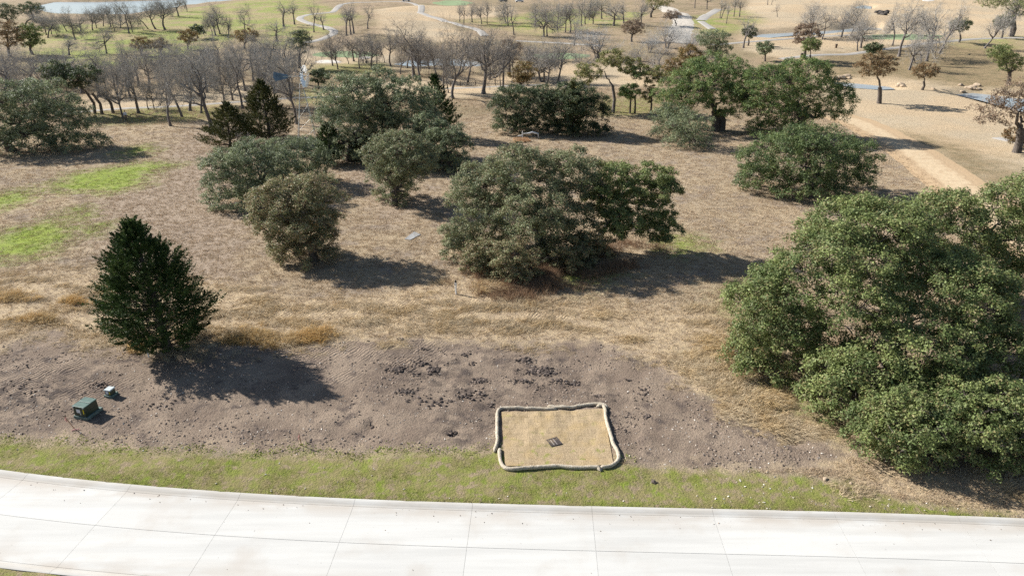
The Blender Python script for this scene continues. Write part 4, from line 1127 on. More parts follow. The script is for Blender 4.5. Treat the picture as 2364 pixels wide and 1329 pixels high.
# right middle
L_('live_oak', None, [(1126, 1250, 190, 312, 'g', 1.3), (1180, 1296, 190, 312, 'g', 1.1)], 'live_dark',
   'dark dense oak left of the shadowed pair', group='shadowed oak pair', leaves=34000, leaf=0.19, nl=11, rf=0.32, fill=0.8, seed=41, clump=0.42)
L_('live_oak', None, [(1256, 1380, 184, 318, 'g', 1.3), (1310, 1414, 200, 318, 'g', 1.2)], 'live_dark',
   'dark dense oak right of the shadowed pair with a low branch', group='shadowed oak pair', leaves=34000, leaf=0.19, nl=11, rf=0.32, fill=0.8, seed=42, clump=0.42)
L_('live_oak', (1658, 302), [(1505, 1640, 160, 300, 0.0, 1.2), (1555, 1742, 126, 265, 1.5, 1.5), (1620, 1748, 190, 290, -0.8, 1.0)], 'live_bright',
   'bright green live oak with twin trunks left of the dirt track', group=g1, leaves=56000, leaf=0.19, nl=11, rf=0.32, fill=0.8, seed=43, clump=0.45, trunks=[(-0.5, 0), (0.5, 0.2)], fork=0.3)
L_('live_oak', (1850, 318), [(1698, 1850, 136, 290, 0.0, 1.2), (1770, 1925, 126, 260, 1.0, 1.2), (1850, 1984, 180, 300, -0.3, 1.1), (1720, 1890, 215, 325, 'g', 1.0)], 'live_bright',
   'bright green live oak spreading beside the top of the dirt track', group=g1, leaves=62000, leaf=0.19, nl=11, rf=0.32, fill=0.8, seed=44, clump=0.45)
L_('live_oak', None, [(1760, 1960, 278, 472, 'g', 1.6), (1698, 1840, 300, 455, 'g', 1.2), (1880, 2032, 310, 455, 'g', 1.2)], 'live_green',
   'dense dark green oak casting its shadow on the dirt track', group=g1, leaves=64000, leaf=0.17, nl=11, rf=0.32, fill=0.8, seed=45, clump=0.42)
L_('oak_thicket', None, [(1530, 1652, 255, 348, 'g', 1.0), (1494, 1600, 238, 325, 'g', 1.0)], 'live_grey',
   'grey-green bush at the foot of the twin-trunked live oak', 'shrub', g1, leaves=19000, leaf=0.18, nl=13, rf=0.3, seed=46, clump=0.36, trunk_r=0.09, trunks=[(0, 0), (0.8, 0.3)])
# twisted oaks behind
L_('live_oak', (1416, 259), [(1325, 1400, 146, 192, -0.5, 1.0), (1375, 1455, 112, 165, 0.5, 1.0), (1310, 1365, 175, 215, -0.8, 0.6), (1410, 1490, 130, 180, 0.5, 0.8)], 'yellow_oak',
   'leaning yellow-green oak with a curved trunk between the dark pair and the bright oaks', group='twisted yellow-green oaks', leaves=11000, leaf=0.22, nl=12, rf=0.28, seed=51, trunk_r=0.28, fork=0.45, fill=0.1, open_=0.35, bark='bark_pale')
L_('live_oak', (1458, 262), [(1425, 1482, 192, 240, 0.0, 1.0), (1440, 1500, 150, 190, 0.3, 0.6)], 'live_bright',
   'small green oak on two bent stems behind the pasture', group='twisted yellow-green oaks', leaves=7000, leaf=0.2, nl=10, rf=0.32, seed=52, trunks=[(-0.3, 0), (0.6, 0)], trunk_r=0.16, fork=0.4, fill=0.2)
L_('live_oak', (1502, 262), [(1480, 1516, 190, 246, 0.0, 1.0), (1470, 1540, 150, 200, 0.5, 0.7)], 'yellow_oak',
   'thin yellow-green oak against the left side of the twin-trunked oak', group='twisted yellow-green oaks', leaves=6000, leaf=0.2, nl=10, rf=0.32, seed=53, trunk_r=0.16, fork=0.4, fill=0.1, open_=0.2)
L_('live_oak', (236, 264), [(92, 170, 140, 200, 0.0, 1.0), (150, 245, 150, 208, -0.3, 1.0), (120, 200, 165, 212, -1.0, 0.7)], 'live_dark',
   'dark green oak on leaning stems behind the massive left live oak', group=g1, leaves=13000, leaf=0.24, nl=12, rf=0.3, seed=54, trunks=[(0, 0), (-1.6, 0.6), (1.6, 0.8)], trunk_r=0.25, fork=0.42)

# junipers
juniper('juniper', (388, 806), 236, 504, 490, 'juniper', 'dark pointed juniper standing alone at the edge of the bare soil', 'junipers', sprays=1250, leaves=66, seed=61, size=1.05, lw=0.036, peak=0.28)
juniper('juniper', (624, 322), 556, 682, 178, 'juniper_olive', 'tall olive-green juniper left of the windmill', 'junipers', sprays=620, leaves=40, seed=62, size=1.1, lw=0.055)
juniper('juniper', (532, 338), 468, 606, 232, 'juniper_olive', 'low wide olive juniper at the left foot of the tall one', 'junipers', sprays=460, leaves=38, seed=63, size=1.1, lw=0.055, peak=0.2)
juniper('juniper', (888, 352), 838, 934, 205, 'juniper_olive', 'narrow olive juniper in front of the grey-green oak mass', 'junipers', sprays=380, leaves=36, seed=64, size=1.0, lw=0.055)
juniper('juniper', (1008, 322), 955, 1062, 165, 'juniper', 'dark juniper at the right end of the oak mass', 'junipers', sprays=460, leaves=38, seed=65, size=1.0, lw=0.055)
juniper('juniper', (765, 378), 724, 806, 278, 'juniper', 'short dark juniper right of the windmill foot', 'junipers', sprays=320, leaves=36, seed=66, size=0.9, lw=0.05)
juniper('juniper', (835, 372), 812, 872, 300, 'juniper_olive', 'small olive juniper behind the round sage-green oak', 'junipers', sprays=200, leaves=34, seed=68, size=0.8, lw=0.05)
juniper('juniper', (1318, 312), 1284, 1354, 183, 'juniper_olive', 'olive juniper top rising from the shadowed oak pair', 'junipers', sprays=300, leaves=34, seed=67, size=1.0, lw=0.055)

# far evergreen and autumn-coloured trees
g2, g3 = 'far evergreen oaks', 'autumn-coloured trees'
FAR = [((75, 126), [(42, 100, 52, 120, 0)], 'live', 'green oak beside the rust tree at the left edge', g2, 6000),
 ((24, 132), [(-15, 55, 46, 122, 0)], 'rust', 'rust-red tree at the left edge of the hillside', g3, 5000),
 ((22, 62), [(-20, 46, 6, 54, 0)], 'live_dark', 'dark green oak by the lake at the far left', g2, 4500),
 ((78, 48), [(38, 102, 4, 40, 0)], 'live_dark', 'dark green oak between lake and hillside, right of its neighbour', g2, 4500),
 ((692, 158), [(666, 724, 66, 128, 0)], 'live_dark', 'dark green oak above the windmill wheel', g2, 5500),
 ((736, 206), [(714, 762, 156, 200, 0)], 'live_dark', 'dark little evergreen between windmill and oak mass', g2, 3500),
 ((456, 90), [(436, 476, 56, 86, 0)], 'live_dark', 'small evergreen bush among the hillside oaks', g2, 2200),
 ((1652, 168), [(1600, 1692, 68, 118, 0), (1625, 1690, 95, 142, 0)], 'live_grey', 'grey-green oak behind the twin-trunked live oak', g2, 8000),
 ((1503, 41), [(1486, 1556, -14, 26, 0)], 'yellow_oak', 'olive oak at the top edge beside the gravel drive', g2, 4500),
 ((1727, 106), [(1712, 1749, 60, 93, 0)], 'live_dark', 'small dark evergreen by the stream bank', g2, 2500),
 ((1766, 142), [(1744, 1786, 95, 132, 0)], 'live_grey', 'small grey-green evergreen above the bright oaks', g2, 2800),
 ((1868, 147), [(1849, 1898, 88, 124, 0)], 'live', 'young green oak beside the olive-brown tree on the cart path', g2, 3000),
 ((2214, 98), [(2190, 2243, 42, 78, 0)], 'live_dark', 'young evergreen oak standing alone beside the right cart path', g2, 3000),
 ((2312, 89), [(2294, 2340, 35, 72, 0)], 'live_dark', 'young evergreen oak near the top right corner', g2, 3000),
 ((2334, 84), [(2255, 2330, -18, 26, 0), (2310, 2420, -20, 50, 0)], 'live', 'large oak in the top right corner', g2, 8000),
 ((2328, 196), [(2278, 2340, 100, 150, 0), (2300, 2364, 122, 174, 0)], 'live', 'round green oak at the right edge above the creek', g2, 6500),
 ((2015, 134), [(1994, 2039, 98, 130, 0)], 'live_dark', 'dark round bush behind the tall rust tree', g2, 3200),
 ((2029, 239), [(1974, 2070, 120, 190, 0)], 'rust', 'tall rust-brown tree standing alone on the tan fairway', g3, 6500),
 ((2129, 208), [(2103, 2167, 145, 188, 0)], 'rust', 'small rust-orange tree beside the creek rocks', g3, 3600),
 ((1856, 138), [(1829, 1894, 50, 116, 0)], 'faded', 'olive-brown tree beside the right cart path', g3, 5500),
 ((1592, 200), [(1554, 1628, 104, 172, 0), (1530, 1580, 130, 190, 0)], 'amber', 'amber tree behind the twin-trunked live oak', g3, 8500),
 ((1200, 216), [(1174, 1242, 140, 204, 0)], 'amber', 'amber shrub tree behind the shadowed oak pair', g3, 6000),
 ((1176, 176), [(1148, 1212, 84, 160, 0)], 'faded', 'brown-leaved tree behind the amber shrub tree', g3, 4500),
 ((434, 116), [(410, 460, 67, 106, 0)], 'amber', 'yellow-orange tree among the hillside oaks', g3, 3500),
 ((328, 130), [(300, 352, 84, 124, 0)], 'amber', 'olive-orange bush above the left bare oaks', g3, 3200),
 ((372, 128), [(346, 394, 90, 120, 0)], 'rust', 'rust-orange bush above the left bare oaks', g3, 2800),
 ((566, 114), [(534, 602, 66, 106, 0)], 'amber', 'orange bush on the hillside left of the windmill', g3, 3800),
 ((1458, 97), [(1432, 1492, 44, 88, 0)], 'faded', 'brown shrub tree left of the gravel drive', g3, 3800),
 ((1560, 62), [(1530, 1575, 24, 50, 0)], 'faded', 'brown shrub beside the gravel drive', g3, 2200),
 ((2347, 352), [(2244, 2340, 220, 305, 0), (2290, 2400, 178, 270, 0.5), (2340, 2440, 200, 300, 0)], 'faded', 'faded brown half-bare tree at the right edge', g3, 6000),
 ((2352, 345), [(2322, 2400, 292, 345, 0)], 'rust', 'brown shrub at the foot of the faded tree at the right edge', g3, 3000)]
for i, (b, bl, mt, lb, gr, nlv) in enumerate(FAR):
    sp = mt in ('rust', 'amber', 'faded')
    L_('autumn_tree' if sp else 'evergreen_oak', b, bl, mt, lb, 'tree', gr, leaves=nlv, leaf=0.30 if b[1] < 150 else 0.24, nl=13, rf=0.3, seed=200 + i, clump=0.5, open_=0.25 if sp else 0.0, fill=0.15 if sp else 0.4, fork=0.34)

# ------------------------------------------------------------------ bare oaks, row by row
brng = random.Random(5)
def row(where, group, items, pool=BARE, mats=('bark_pale', 'twig'), kind='bare grey oak'):
    items = sorted(items)
    n = len(items)
    for k, it in enumerate(items):
        bx, by, top, w = it[:4]; lean = it[4] if len(it) > 4 else 0
        o = ORD[k] if n > 1 else 'lone'
        lb = f"{o} {kind} from the left {where}" if n > 1 else f"{kind} {where}"
        bare_tree(pool, brng.randrange(99), (bx, by), top, w, mats, lb, group, lean, brng)
row('in the front row behind the pasture', 'front row of bare oaks', [(11, 236, 128, 130), (261, 257, 135, 60), (284, 272, 126, 90), (343, 253, 190, 40), (356, 252, 175, 46), (394, 291, 108, 122), (439, 256, 92, 120), (489, 295, 112, 120), (517, 241, 125, 70), (537, 232, 110, 80), (60, 262, 150, 90), (130, 268, 150, 90), (320, 262, 140, 90), (420, 270, 120, 100), (465, 262, 110, 90), (560, 250, 105, 100), (600, 246, 112, 90), (640, 250, 96, 90), (686, 287, 78, 118, 0)], mats=('bark_pale', 'twig'))
row('in the second row before the tan fairway', 'second row of bare oaks', [(40, 215, 120, 120), (110, 212, 128, 100), (190, 216, 118, 110), (230, 222, 112, 100), (300, 222, 115, 90), (345, 214, 105, 90), (390, 220, 100, 100), (478, 214, 92, 90), (566, 210, 88, 100), (610, 205, 92, 96), (640, 214, 70, 110), (20, 190, 110, 110), (75, 196, 112, 100), (150, 198, 108, 100), (270, 196, 104, 90), (320, 200, 98, 90), (430, 196, 88, 96), (510, 196, 84, 96), (585, 186, 84, 84), (660, 190, 80, 80), (700, 196, 96, 70)], mats=('bark_pale', 'twig'))
row('on the green hillside at the top left', 'hillside bare oaks', [(111, 88, 32, 62), (107, 81, 40, 40), (119, 80, 42, 36), (154, 73, 28, 44), (174, 93, 22, 56), (187, 73, 34, 46), (214, 71, 10, 54), (223, 65, 22, 40), (239, 61, 8, 40), (256, 63, 6, 44), (265, 73, 22, 36), (279, 64, 10, 40), (298, 78, 0, 70), (306, 75, 24, 30), (342, 68, 12, 44, -14), (359, 68, 2, 56, -16), (381, 69, -6, 66), (373, 44, 0, 40), (412, 38, -6, 50, -6), (432, 28, -10, 30), (491, 82, 28, 36), (498, 82, 20, 56), (508, 79, 8, 50), (528, 83, 30, 50), (568, 79, 14, 54), (246, 124, 64, 56), (160, 128, 85, 60), (60, 60, 24, 90), (100, 66, 30, 60)], mats=('bark_pale', 'twig'))
row('around the winding cart path', 'bare trees around the winding cart path', [(655, 62, 0, 50), (680, 57, 2, 40), (725, 75, 2, 44), (747, 69, 26, 34), (800, 83, 12, 44), (810, 81, 8, 40), (817, 78, 4, 44), (849, 67, 6, 44), (640, 96, 44, 60)], pool=SLIM, mats=('bark_pale', 'twig'), kind='slim bare tree')
row('in the row before the bunkers and pond', 'bare oaks before the bunkers', [(768, 152, 70, 64), (805, 148, 100, 40), (817, 142, 78, 66), (847, 145, 82, 54), (870, 148, 72, 50), (888, 145, 96, 34), (902, 154, 68, 60), (925, 172, 92, 60), (956, 177, 52, 110), (1026, 214, 84, 60), (1035, 214, 96, 50), (1045, 227, 52, 140), (1116, 217, 66, 120), (1155, 202, 92, 50), (1161, 204, 84, 80), (990, 160, 92, 60), (1068, 166, 98, 60), (1090, 158, 100, 50), (780, 160, 86, 60), (830, 158, 84, 60), (860, 162, 84, 60), (940, 158, 80, 70), (970, 186, 88, 80), (1008, 176, 84, 70), (1080, 190, 84, 80), (1130, 184, 82, 80), (1185, 180, 92, 70), (1220, 176, 96, 70)], mats=('bark_pale', 'twig_dark'))
row('on the lit green slope at the top middle', 'bare oaks on the top green slope', [(1061, 51, 10, 24), (1071, 55, 4, 34), (1090, 52, 8, 36), (1112, 56, 0, 44), (1125, 57, 0, 26), (1168, 53, 0, 44, -16), (1173, 60, 4, 36), (1186, 81, 6, 44), (1235, 62, 2, 44), (1255, 85, 6, 70), (1263, 84, 10, 50), (1287, 70, 2, 50), (1305, 75, 8, 44), (1316, 75, 2, 50), (1325, 106, 40, 62), (1342, 60, -6, 44), (1351, 57, -4, 50), (1361, 47, -8, 30), (1369, 56, 0, 40), (1389, 44, -8, 54), (1417, 60, 4, 80), (1440, 54, 6, 50), (1479, 61, 0, 44)], pool=BARE + SLIM, mats=('bark_pale', 'twig'), kind='bare tree')
row('behind the shadowed oak pair', 'bare oaks behind the shadowed pair', [(1249, 190, 100, 90, -20), (1255, 190, 88, 80), (1261, 198, 110, 70, 16), (1288, 192, 68, 84), (1345, 172, 112, 60), (1518, 182, 98, 110), (1478, 176, 105, 84)], mats=('bark_pale', 'twig'))
row('below the green slope with many stems', 'silvery vase-shaped trees', [(1379, 138, 56, 112), (1540, 112, 46, 100), (1590, 128, 66, 80), (1500, 122, 76, 70)], pool=VASE, mats=('bark_pale', 'twig_pale'), kind='silvery vase-shaped bare tree')
row('between the walkway and the stream', 'slim bare trees by the walkway', [(1604, 20, -30, 26), (1632, 22, -20, 26), (1662, 43, -6, 20), (1665, 43, -2, 24, 8), (1677, 55, 4, 20), (1694, 39, -10, 24), (1707, 39, -4, 30), (1716, 111, 34, 64), (1794, 40, 8, 22), (1772, 12, -20, 20), (1781, 12, -16, 20)], pool=SLIM, mats=('bark_pale', 'twig'), kind='slim bare tree')
row('on the golf course at the upper right', 'bare oaks on the right golf course', [(1869, 86, 4, 96), (1898, 91, 20, 50), (1942, 86, 10, 60), (1964, 83, -10, 56, 10), (1979, 118, 36, 60, -8), (1987, 111, 38, 70), (2060, 106, 14, 60, 14), (2075, 131, 0, 90, 8), (2099, 162, 80, 70, 12), (2125, 152, 64, 60), (2139, 142, 18, 92), (2168, 124, 0, 60, 46), (2273, 112, 4, 70, 34), (2331, 85, -10, 50)], mats=('bark_pale', 'twig'))
# ------------------------------------------------------------------ small things
M['white_paint'] = plain('white_pipe_paint', (0.78, 0.78, 0.76), 0.4, 0.5, var=0.06)
M['galv'] = plain('galvanised_steel', (0.50, 0.53, 0.53), 0.45, 0.5, 0.55, 0.15, 2.0)
M['galv_blade'] = plain('bright_galvanised_blade', (0.78, 0.80, 0.82), 0.35, 0.6, 0.3, 0.1, 2.0)
M['blue_vane'] = plain('faded_blue_vane_paint', (0.10, 0.165, 0.25), 0.55, 0.4, 0.0, 0.25, 1.5)
M['cab_green'] = plain('dark_green_cabinet_paint', (0.020, 0.040, 0.026), 0.35, 0.5, var=0.15, scale=3)
M['cab_lid'] = plain('green_cabinet_lid_paint', (0.075, 0.125, 0.10), 0.4, 0.5, var=0.15, scale=3)
M['pad_green'] = plain('grey_green_pad', (0.13, 0.17, 0.15), 0.8, 0.2, var=0.2)
M['ped_lid'] = plain('pale_pedestal_lid', (0.45, 0.50, 0.50), 0.5, 0.4, var=0.08)
M['black'] = plain('black_steel', (0.02, 0.02, 0.02), 0.5, 0.4)
M['sticker'] = plain('warning_sticker', (0.62, 0.64, 0.68), 0.6, 0.3, var=0.12, scale=14)
M['yellow'] = plain('yellow_tape', (0.75, 0.62, 0.02), 0.6, 0.3, var=0.05)
M['lath'] = plain('weathered_lath', (0.36, 0.22, 0.14), 0.9, 0.1, var=0.2)
M['ribbon'] = plain('pink_ribbon', (0.75, 0.36, 0.33), 0.6, 0.3, var=0.1)
M['rusty'] = plain('rusty_plank', (0.40, 0.22, 0.11), 0.9, 0.1, var=0.3, scale=3)
M['grate'] = plain('cast_iron_grate', (0.075, 0.062, 0.058), 0.7, 0.3)
M['galv_bar'] = plain('worn_grate_bar', (0.30, 0.27, 0.26), 0.5, 0.4)
M['slab_grey'] = plain('weathered_slab', (0.30, 0.305, 0.305), 0.85, 0.2, var=0.15, scale=2)
M['rock'] = plain('limestone_boulder', (0.36, 0.28, 0.20), 0.9, 0.1, var=0.35, scale=1.5, bumpk=0.6)
M['rock_dark'] = plain('dark_boulder', (0.07, 0.062, 0.055), 0.9, 0.1, var=0.3, scale=1.5, bumpk=0.6)
M['timber'] = plain('brown_timber', (0.10, 0.07, 0.05), 0.85, 0.15)

# ---- sod patch with seams, drain grate in its middle, straw wattles round it
def sod_mat():
    t = NT('dormant_sod')
    c = t.mix(t.rng(t.noise(9, 4), 0.3, 0.7), (0.34, 0.255, 0.155), (0.45, 0.345, 0.215))
    c = t.mix(t.math('MULTIPLY', t.rng(t.noise(0.8, 3), 0.45, 0.7), 0.5), c, (0.42, 0.30, 0.14))
    c = t.mix(t.math('MULTIPLY', t.rng(t.noise(1.4, 4), 0.56, 0.72), t.attr('greenish')), c, (0.24, 0.25, 0.06))
    c = t.mix(t.rng(t.noise(30, 3), 0.55, 0.75), c, (0.25, 0.185, 0.11))
    return t.done(t.bsdf(c, 0.95, 0.1, t.bump(t.noise(26, 4), 0.8, 0.06)))
M['sod'] = sod_mat()
cTL, cTR, cBR, cBL = [G(*p)[:2] for p in ((1158, 953), (1394, 947), (1416, 1078), (1166, 1080))]
cen = (cTL + cTR + cBR + cBL) / 4
sod = empty('sod_patch', (cen[0], cen[1], float(gz(*cen)[0])))
tag(sod, 'square of dormant tan sod laid round the drain grate', 'sod')
ROWS, COLS = 9, 8
srng = random.Random(3)
gratec = GP(1279, 1024)
def sodpt(a, b): return (cTL * (1 - a) + cTR * a) * (1 - b) + (cBL * (1 - a) + cBR * a) * b
gap = 0.004
for r_ in range(ROWS):
    off = 0.5 / COLS * (r_ % 2)
    edges = sorted(set([0.0] + [min(1, max(0, k / COLS + off)) for k in range(COLS + 1)] + [1.0]))
    for a0, a1 in zip(edges[:-1], edges[1:]):
        if a1 - a0 < 0.02: continue
        b0, b1 = r_ / ROWS, (r_ + 1) / ROWS
        n1, n2 = 5, 4
        v = []; gr = []
        dz = srng.uniform(-0.0015, 0.0015)
        for j in range(n2 + 1):
            for i in range(n1 + 1):
                a = a0 + (a1 - a0) * i / n1; b = b0 + (b1 - b0) * j / n2
                p = sodpt(a, b); c_ = sodpt((a0 + a1) / 2, (b0 + b1) / 2)
                d = c_ - p; p = p + d / (np.linalg.norm(d) + 1e-9) * gap * srng.uniform(0.4, 1.6) * (i in (0, n1) or j in (0, n2))
                z = float(gz(*p)[0]) + 0.045 + dz - 0.0025 * (i in (0, n1)) - 0.0025 * (j in (0, n2))
                if abs(p[0] - gratec[0]) < 0.50 and abs(p[1] - gratec[1]) < 0.5: z -= 0.012
                v.append((p[0] - cen[0], p[1] - cen[1], z - sod.location.z)); gr.append(1.0 if (b > 0.72 or a < 0.1 or np.hypot(*(p - gratec[:2])) < 1.1) else 0.25)
        top = len(v)
        v += [(x, y, z - 0.09) for x, y, z in v]
        w = n1 + 1
        q = [(j * w + i, (j + 1) * w + i, (j + 1) * w + i + 1, j * w + i + 1) for j in range(n2) for i in range(n1)]
        ring = [i for i in range(w)] + [j * w + n1 for j in range(1, n2 + 1)] + [n2 * w + i for i in range(n1 - 1, -1, -1)] + [j * w for j in range(n2 - 1, 0, -1)]
        q += [(x, y, y + top, x + top) for x, y in zip(ring, ring[1:] + ring[:1])]
        me = np_mesh('sod_piece', v, np.array(q))
        fattr(me, 'greenish', gr * 2)
        o = link('sod_piece', me, M['sod'], sod)
g = empty('drain_grate', (gratec[0], gratec[1], gratec[2] + 0.035), 0.42); tag(g, 'dark square drain grate set in the tan sod', 'drain grate')
a = Acc()
for sx in (-1, 1): a.box((sx * 0.31, 0, 0), (0.05, 0.67, 0.05)); a.box((0, sx * 0.31, 0), (0.57, 0.05, 0.05))
a.build('frame', M['grate'], g)
for k in range(9):
    a = Acc(); a.box((-0.24 + k * 0.06, 0, 0.004), (0.03, 0.566, 0.03)); a.build('bar', M['galv_bar'] if k in (2, 5) else M['grate'], g)
a = Acc(); a.box((0, 0, -0.035), (0.565, 0.565, 0.01)); a.build('sump', M['black'], g)

def wattle_mat():
    t = NT('straw_wattle_netting')
    v = t.new('ShaderNodeTexVoronoi'); t.set(v.inputs['Vector'], t.P()); v.inputs['Scale'].default_value = 26
    c = t.mix(t.rng(t.noise(5, 4), 0.3, 0.7), (0.42, 0.36, 0.275), (0.56, 0.505, 0.415))
    c = t.mix(t.math('MULTIPLY', t.rng(v.outputs['Distance'], 0.35, 0.6), 0.5), c, (0.34, 0.28, 0.2))
    c = t.mix(t.math('MULTIPLY', t.rng(t.noise(1.6, 3), 0.6, 0.75), 0.35), c, (0.40, 0.38, 0.22))
    return t.done(t.bsdf(c, 0.95, 0.1, t.bump(v.outputs['Distance'], 0.7, 0.03)))
M['wattle'] = wattle_mat()
def wattle(pts, label, seed, r=0.108):
    rg = np.random.default_rng(seed)
    P = smooth_line(np.array([GP(*p) for p in pts]), 12)
    L = np.concatenate([[0], np.cumsum(np.linalg.norm(np.diff(P, axis=0), axis=1))])
    s = np.linspace(0, L[-1], int(L[-1] / 0.09))
    C = np.stack([np.interp(s, L, P[:, k]) for k in range(3)], -1)
    k = fbm(s / 0.55 + seed * 9, s * 0 + 1.5, 3)
    rad = r * (0.82 + 0.36 * k)
    end = np.minimum(1, np.minimum(s, L[-1] - s) / 0.14); rad = rad * np.sqrt(np.clip(end, 0.1, 1))
    C[:, :2] += (np.stack([fbm(s / 1.1 + seed, s * 0, 2), fbm(s / 1.1, s * 0 + seed, 2)], -1) - 0.5) * 0.16
    C[:, 2] = gz(C[:, 0], C[:, 1]) + rad * 0.82
    o = C[0].copy(); o[2] -= rad[0]
    a = Acc(); a.tube(C - o, rad, 12, True)
    me = a.mesh('straw_wattle', True)
    co = np.array([v.co for v in me.vertices]); co += rg.normal(0, 0.007, co.shape); me.vertices.foreach_set('co', co.astype(np.float32).ravel())
    ob = link('straw_wattle', me, M['wattle'], None, o); return tag(ob, label, 'straw wattle', 'straw wattles round the sod')
wattle([(1143, 1046), (1146, 1030), (1148, 990), (1150, 958), (1158, 947), (1180, 946), (1230, 947), (1284, 946)], 'straw wattle bent round the far left corner of the sod', 1)
wattle([(1262, 941), (1290, 943), (1320, 942), (1350, 939), (1390, 939), (1405, 946)], 'straw wattle along the right half of the far sod edge', 2)
wattle([(1377, 943), (1392, 942), (1398, 955), (1404, 985), (1412, 1020), (1424, 1050), (1424, 1070), (1408, 1082), (1385, 1085)], 'straw wattle down the right side of the sod', 3)
wattle([(1155, 1039), (1157, 1066), (1164, 1084), (1180, 1089), (1220, 1086), (1280, 1082), (1330, 1084), (1386, 1087)], 'straw wattle along the kerb side of the sod', 4)
wattle([(1374, 1080), (1381, 1084), (1388, 1092)], 'short frayed end of straw wattle at the near right corner of the sod', 5, 0.09)

# ---- transformer cabinet and small pedestal
B = GP(203, 957)
t_ = empty('transformer_cabinet', B, math.radians(-15)); tag(t_, 'dark green transformer cabinet on a pad in the bare soil', 'utility box')
W_, D_, H_ = 0.84, 0.98, 0.62
a = Acc(); a.box((0.02, 0.06, 0.07), (1.0, 1.22, 0.20)); a.build('pad', M['pad_green'], t_, bevel=0.02)
a = Acc(); a.box((0, 0, 0.17 + H_ / 2), (W_, D_, H_), top=0.97); cab = a.build('cabinet', M['cab_green'], t_, bevel=0.015)
a = Acc(); a.box((0, -0.26, 0.17 + H_ + 0.032), (W_ + 0.04, 0.50, 0.05), top=0.97); a.build('lid', M['cab_lid'], t_, bevel=0.012)
a = Acc(); a.box((0, 0.25, 0.17 + H_ + 0.038), (W_ + 0.04, 0.50, 0.062), top=0.97); a.build('lid', M['cab_lid'], t_, bevel=0.012)
a = Acc(); a.box((-0.06, -D_ / 2 - 0.002, 0.17 + H_ * 0.58), (0.27, 0.008, 0.24)); a.build('warning_label', M['sticker'], t_)
a = Acc(); a.box((0.31, -D_ / 2 - 0.002, 0.17 + H_ * 0.58), (0.05, 0.008, 0.30)); a.build('yellow_stripe', M['yellow'], t_)
a = Acc(); a.box((-0.36, -D_ / 2 - 0.002, 0.17 + H_ * 0.93), (0.10, 0.008, 0.06)); a.build('number_plate', M['sticker'], t_)
a = Acc(); a.box((0.08, -D_ / 2 - 0.012, 0.17 + H_ * 0.28), (0.07, 0.03, 0.09)); a.build('padlock', M['galv'], t_)
for sx in (-1, 1):
    a = Acc(); a.tube([[sx * 0.30, -D_ / 2 - 0.01, 0.17 + H_ - 0.03], [sx * 0.38, -D_ / 2 - 0.01, 0.17 + H_ - 0.03]], 0.018, 6); a.build('hinge', M['galv'], t_)
B = GP(257, 914)
t_ = empty('service_pedestal', B, math.radians(-12)); tag(t_, 'small pale-topped service pedestal behind the transformer cabinet', 'utility box')
a = Acc(); a.box((0, 0.02, 0.05), (0.56, 0.62, 0.20)); a.build('pad', M['pad_green'], t_, bevel=0.02)
a = Acc(); a.box((0, 0, 0.15 + 0.16), (0.42, 0.42, 0.32), top=0.95); a.build('cabinet', M['cab_green'], t_, bevel=0.012)
a = Acc(); a.box((0, 0, 0.505), (0.48, 0.50, 0.07), top=0.9); a.build('lid', M['ped_lid'], t_, bevel=0.015)
a = Acc(); a.box((-0.05, -0.213, 0.33), (0.20, 0.008, 0.20)); a.build('warning_label', M['sticker'], t_)
a = Acc(); a.box((0.14, -0.213, 0.33), (0.035, 0.008, 0.22)); a.build('yellow_stripe', M['yellow'], t_)

# ---- survey stakes with pink ribbon, marker post, pipe stub
def stake(base, h, lean, label, ribbon=True):
    B = GP(*base); o = empty('survey_stake', B); tag(o, label, 'stake', 'survey stakes with pink ribbon')
    o.rotation_euler = lean
    a = Acc(); a.box((0, 0, h / 2 - 0.1), (0.045, 0.018, h + 0.2)); a.build('lath', M['lath'], o)
    if ribbon:
        a = Acc(); a.box((0, 0, h - 0.12), (0.05, 0.024, 0.10)); a.tube([[0.0, -0.02, h - 0.12], [-0.07, -0.04, h - 0.2], [-0.05, -0.03, h - 0.33], [-0.1, -0.02, h - 0.42]], [0.025, 0.03, 0.028, 0.012], 4); a.build('ribbon', M['ribbon'], o)
    return o
stake((173, 992), 1.0, (0.05, -0.30, 0.2), 'leaning stake with pink ribbon in front of the transformer cabinet')
stake((697, 1031), 0.85, (0.03, -0.06, 0.1), 'stake with pink ribbon at the edge of the green verge')
B = GP(166, 998); a = Acc()
a.tube([[0, 0, 0.03], [0.12, 0.1, 0.04], [0.25, 0.12, 0.03], [0.36, 0.24, 0.03]], [0.02, 0.035, 0.03, 0.015], 5); tag(a.build('fallen_ribbon', M['ribbon'], None, B), 'crumpled pink ribbon lying by the leaning stake', 'ribbon')
B = GP(1053, 682); o = empty('marker_post', B); tag(o, 'white marker post with a black cap in the straw grass', 'marker post')
a = Acc(); a.tube([[0, 0, -0.2], [0, 0, 1.05]], 0.075, 10); a.build('post', M['white_paint'], o, smooth=False)
a = Acc(); a.tube([[0, 0, 1.05], [0, 0, 1.22]], 0.085, 10); a.build('cap', M['black'], o)
a = Acc(); a.box((0, -0.085, 0.92), (0.20, 0.02, 0.22)); a.build('plate', M['white_paint'], o)
B = GP(344, 826); o = empty('pipe_stub', B); tag(o, 'short white pipe stub beside the lone juniper', 'pipe')
a = Acc(); a.tube([[0, 0, -0.1], [0, 0, 0.62]], 0.05, 8); a.build('pipe', M['white_paint'], o)
a = Acc(); a.tube([[0, 0, 0.62], [0, 0, 0.68]], 0.062, 8); a.build('cap', M['white_paint'], o)

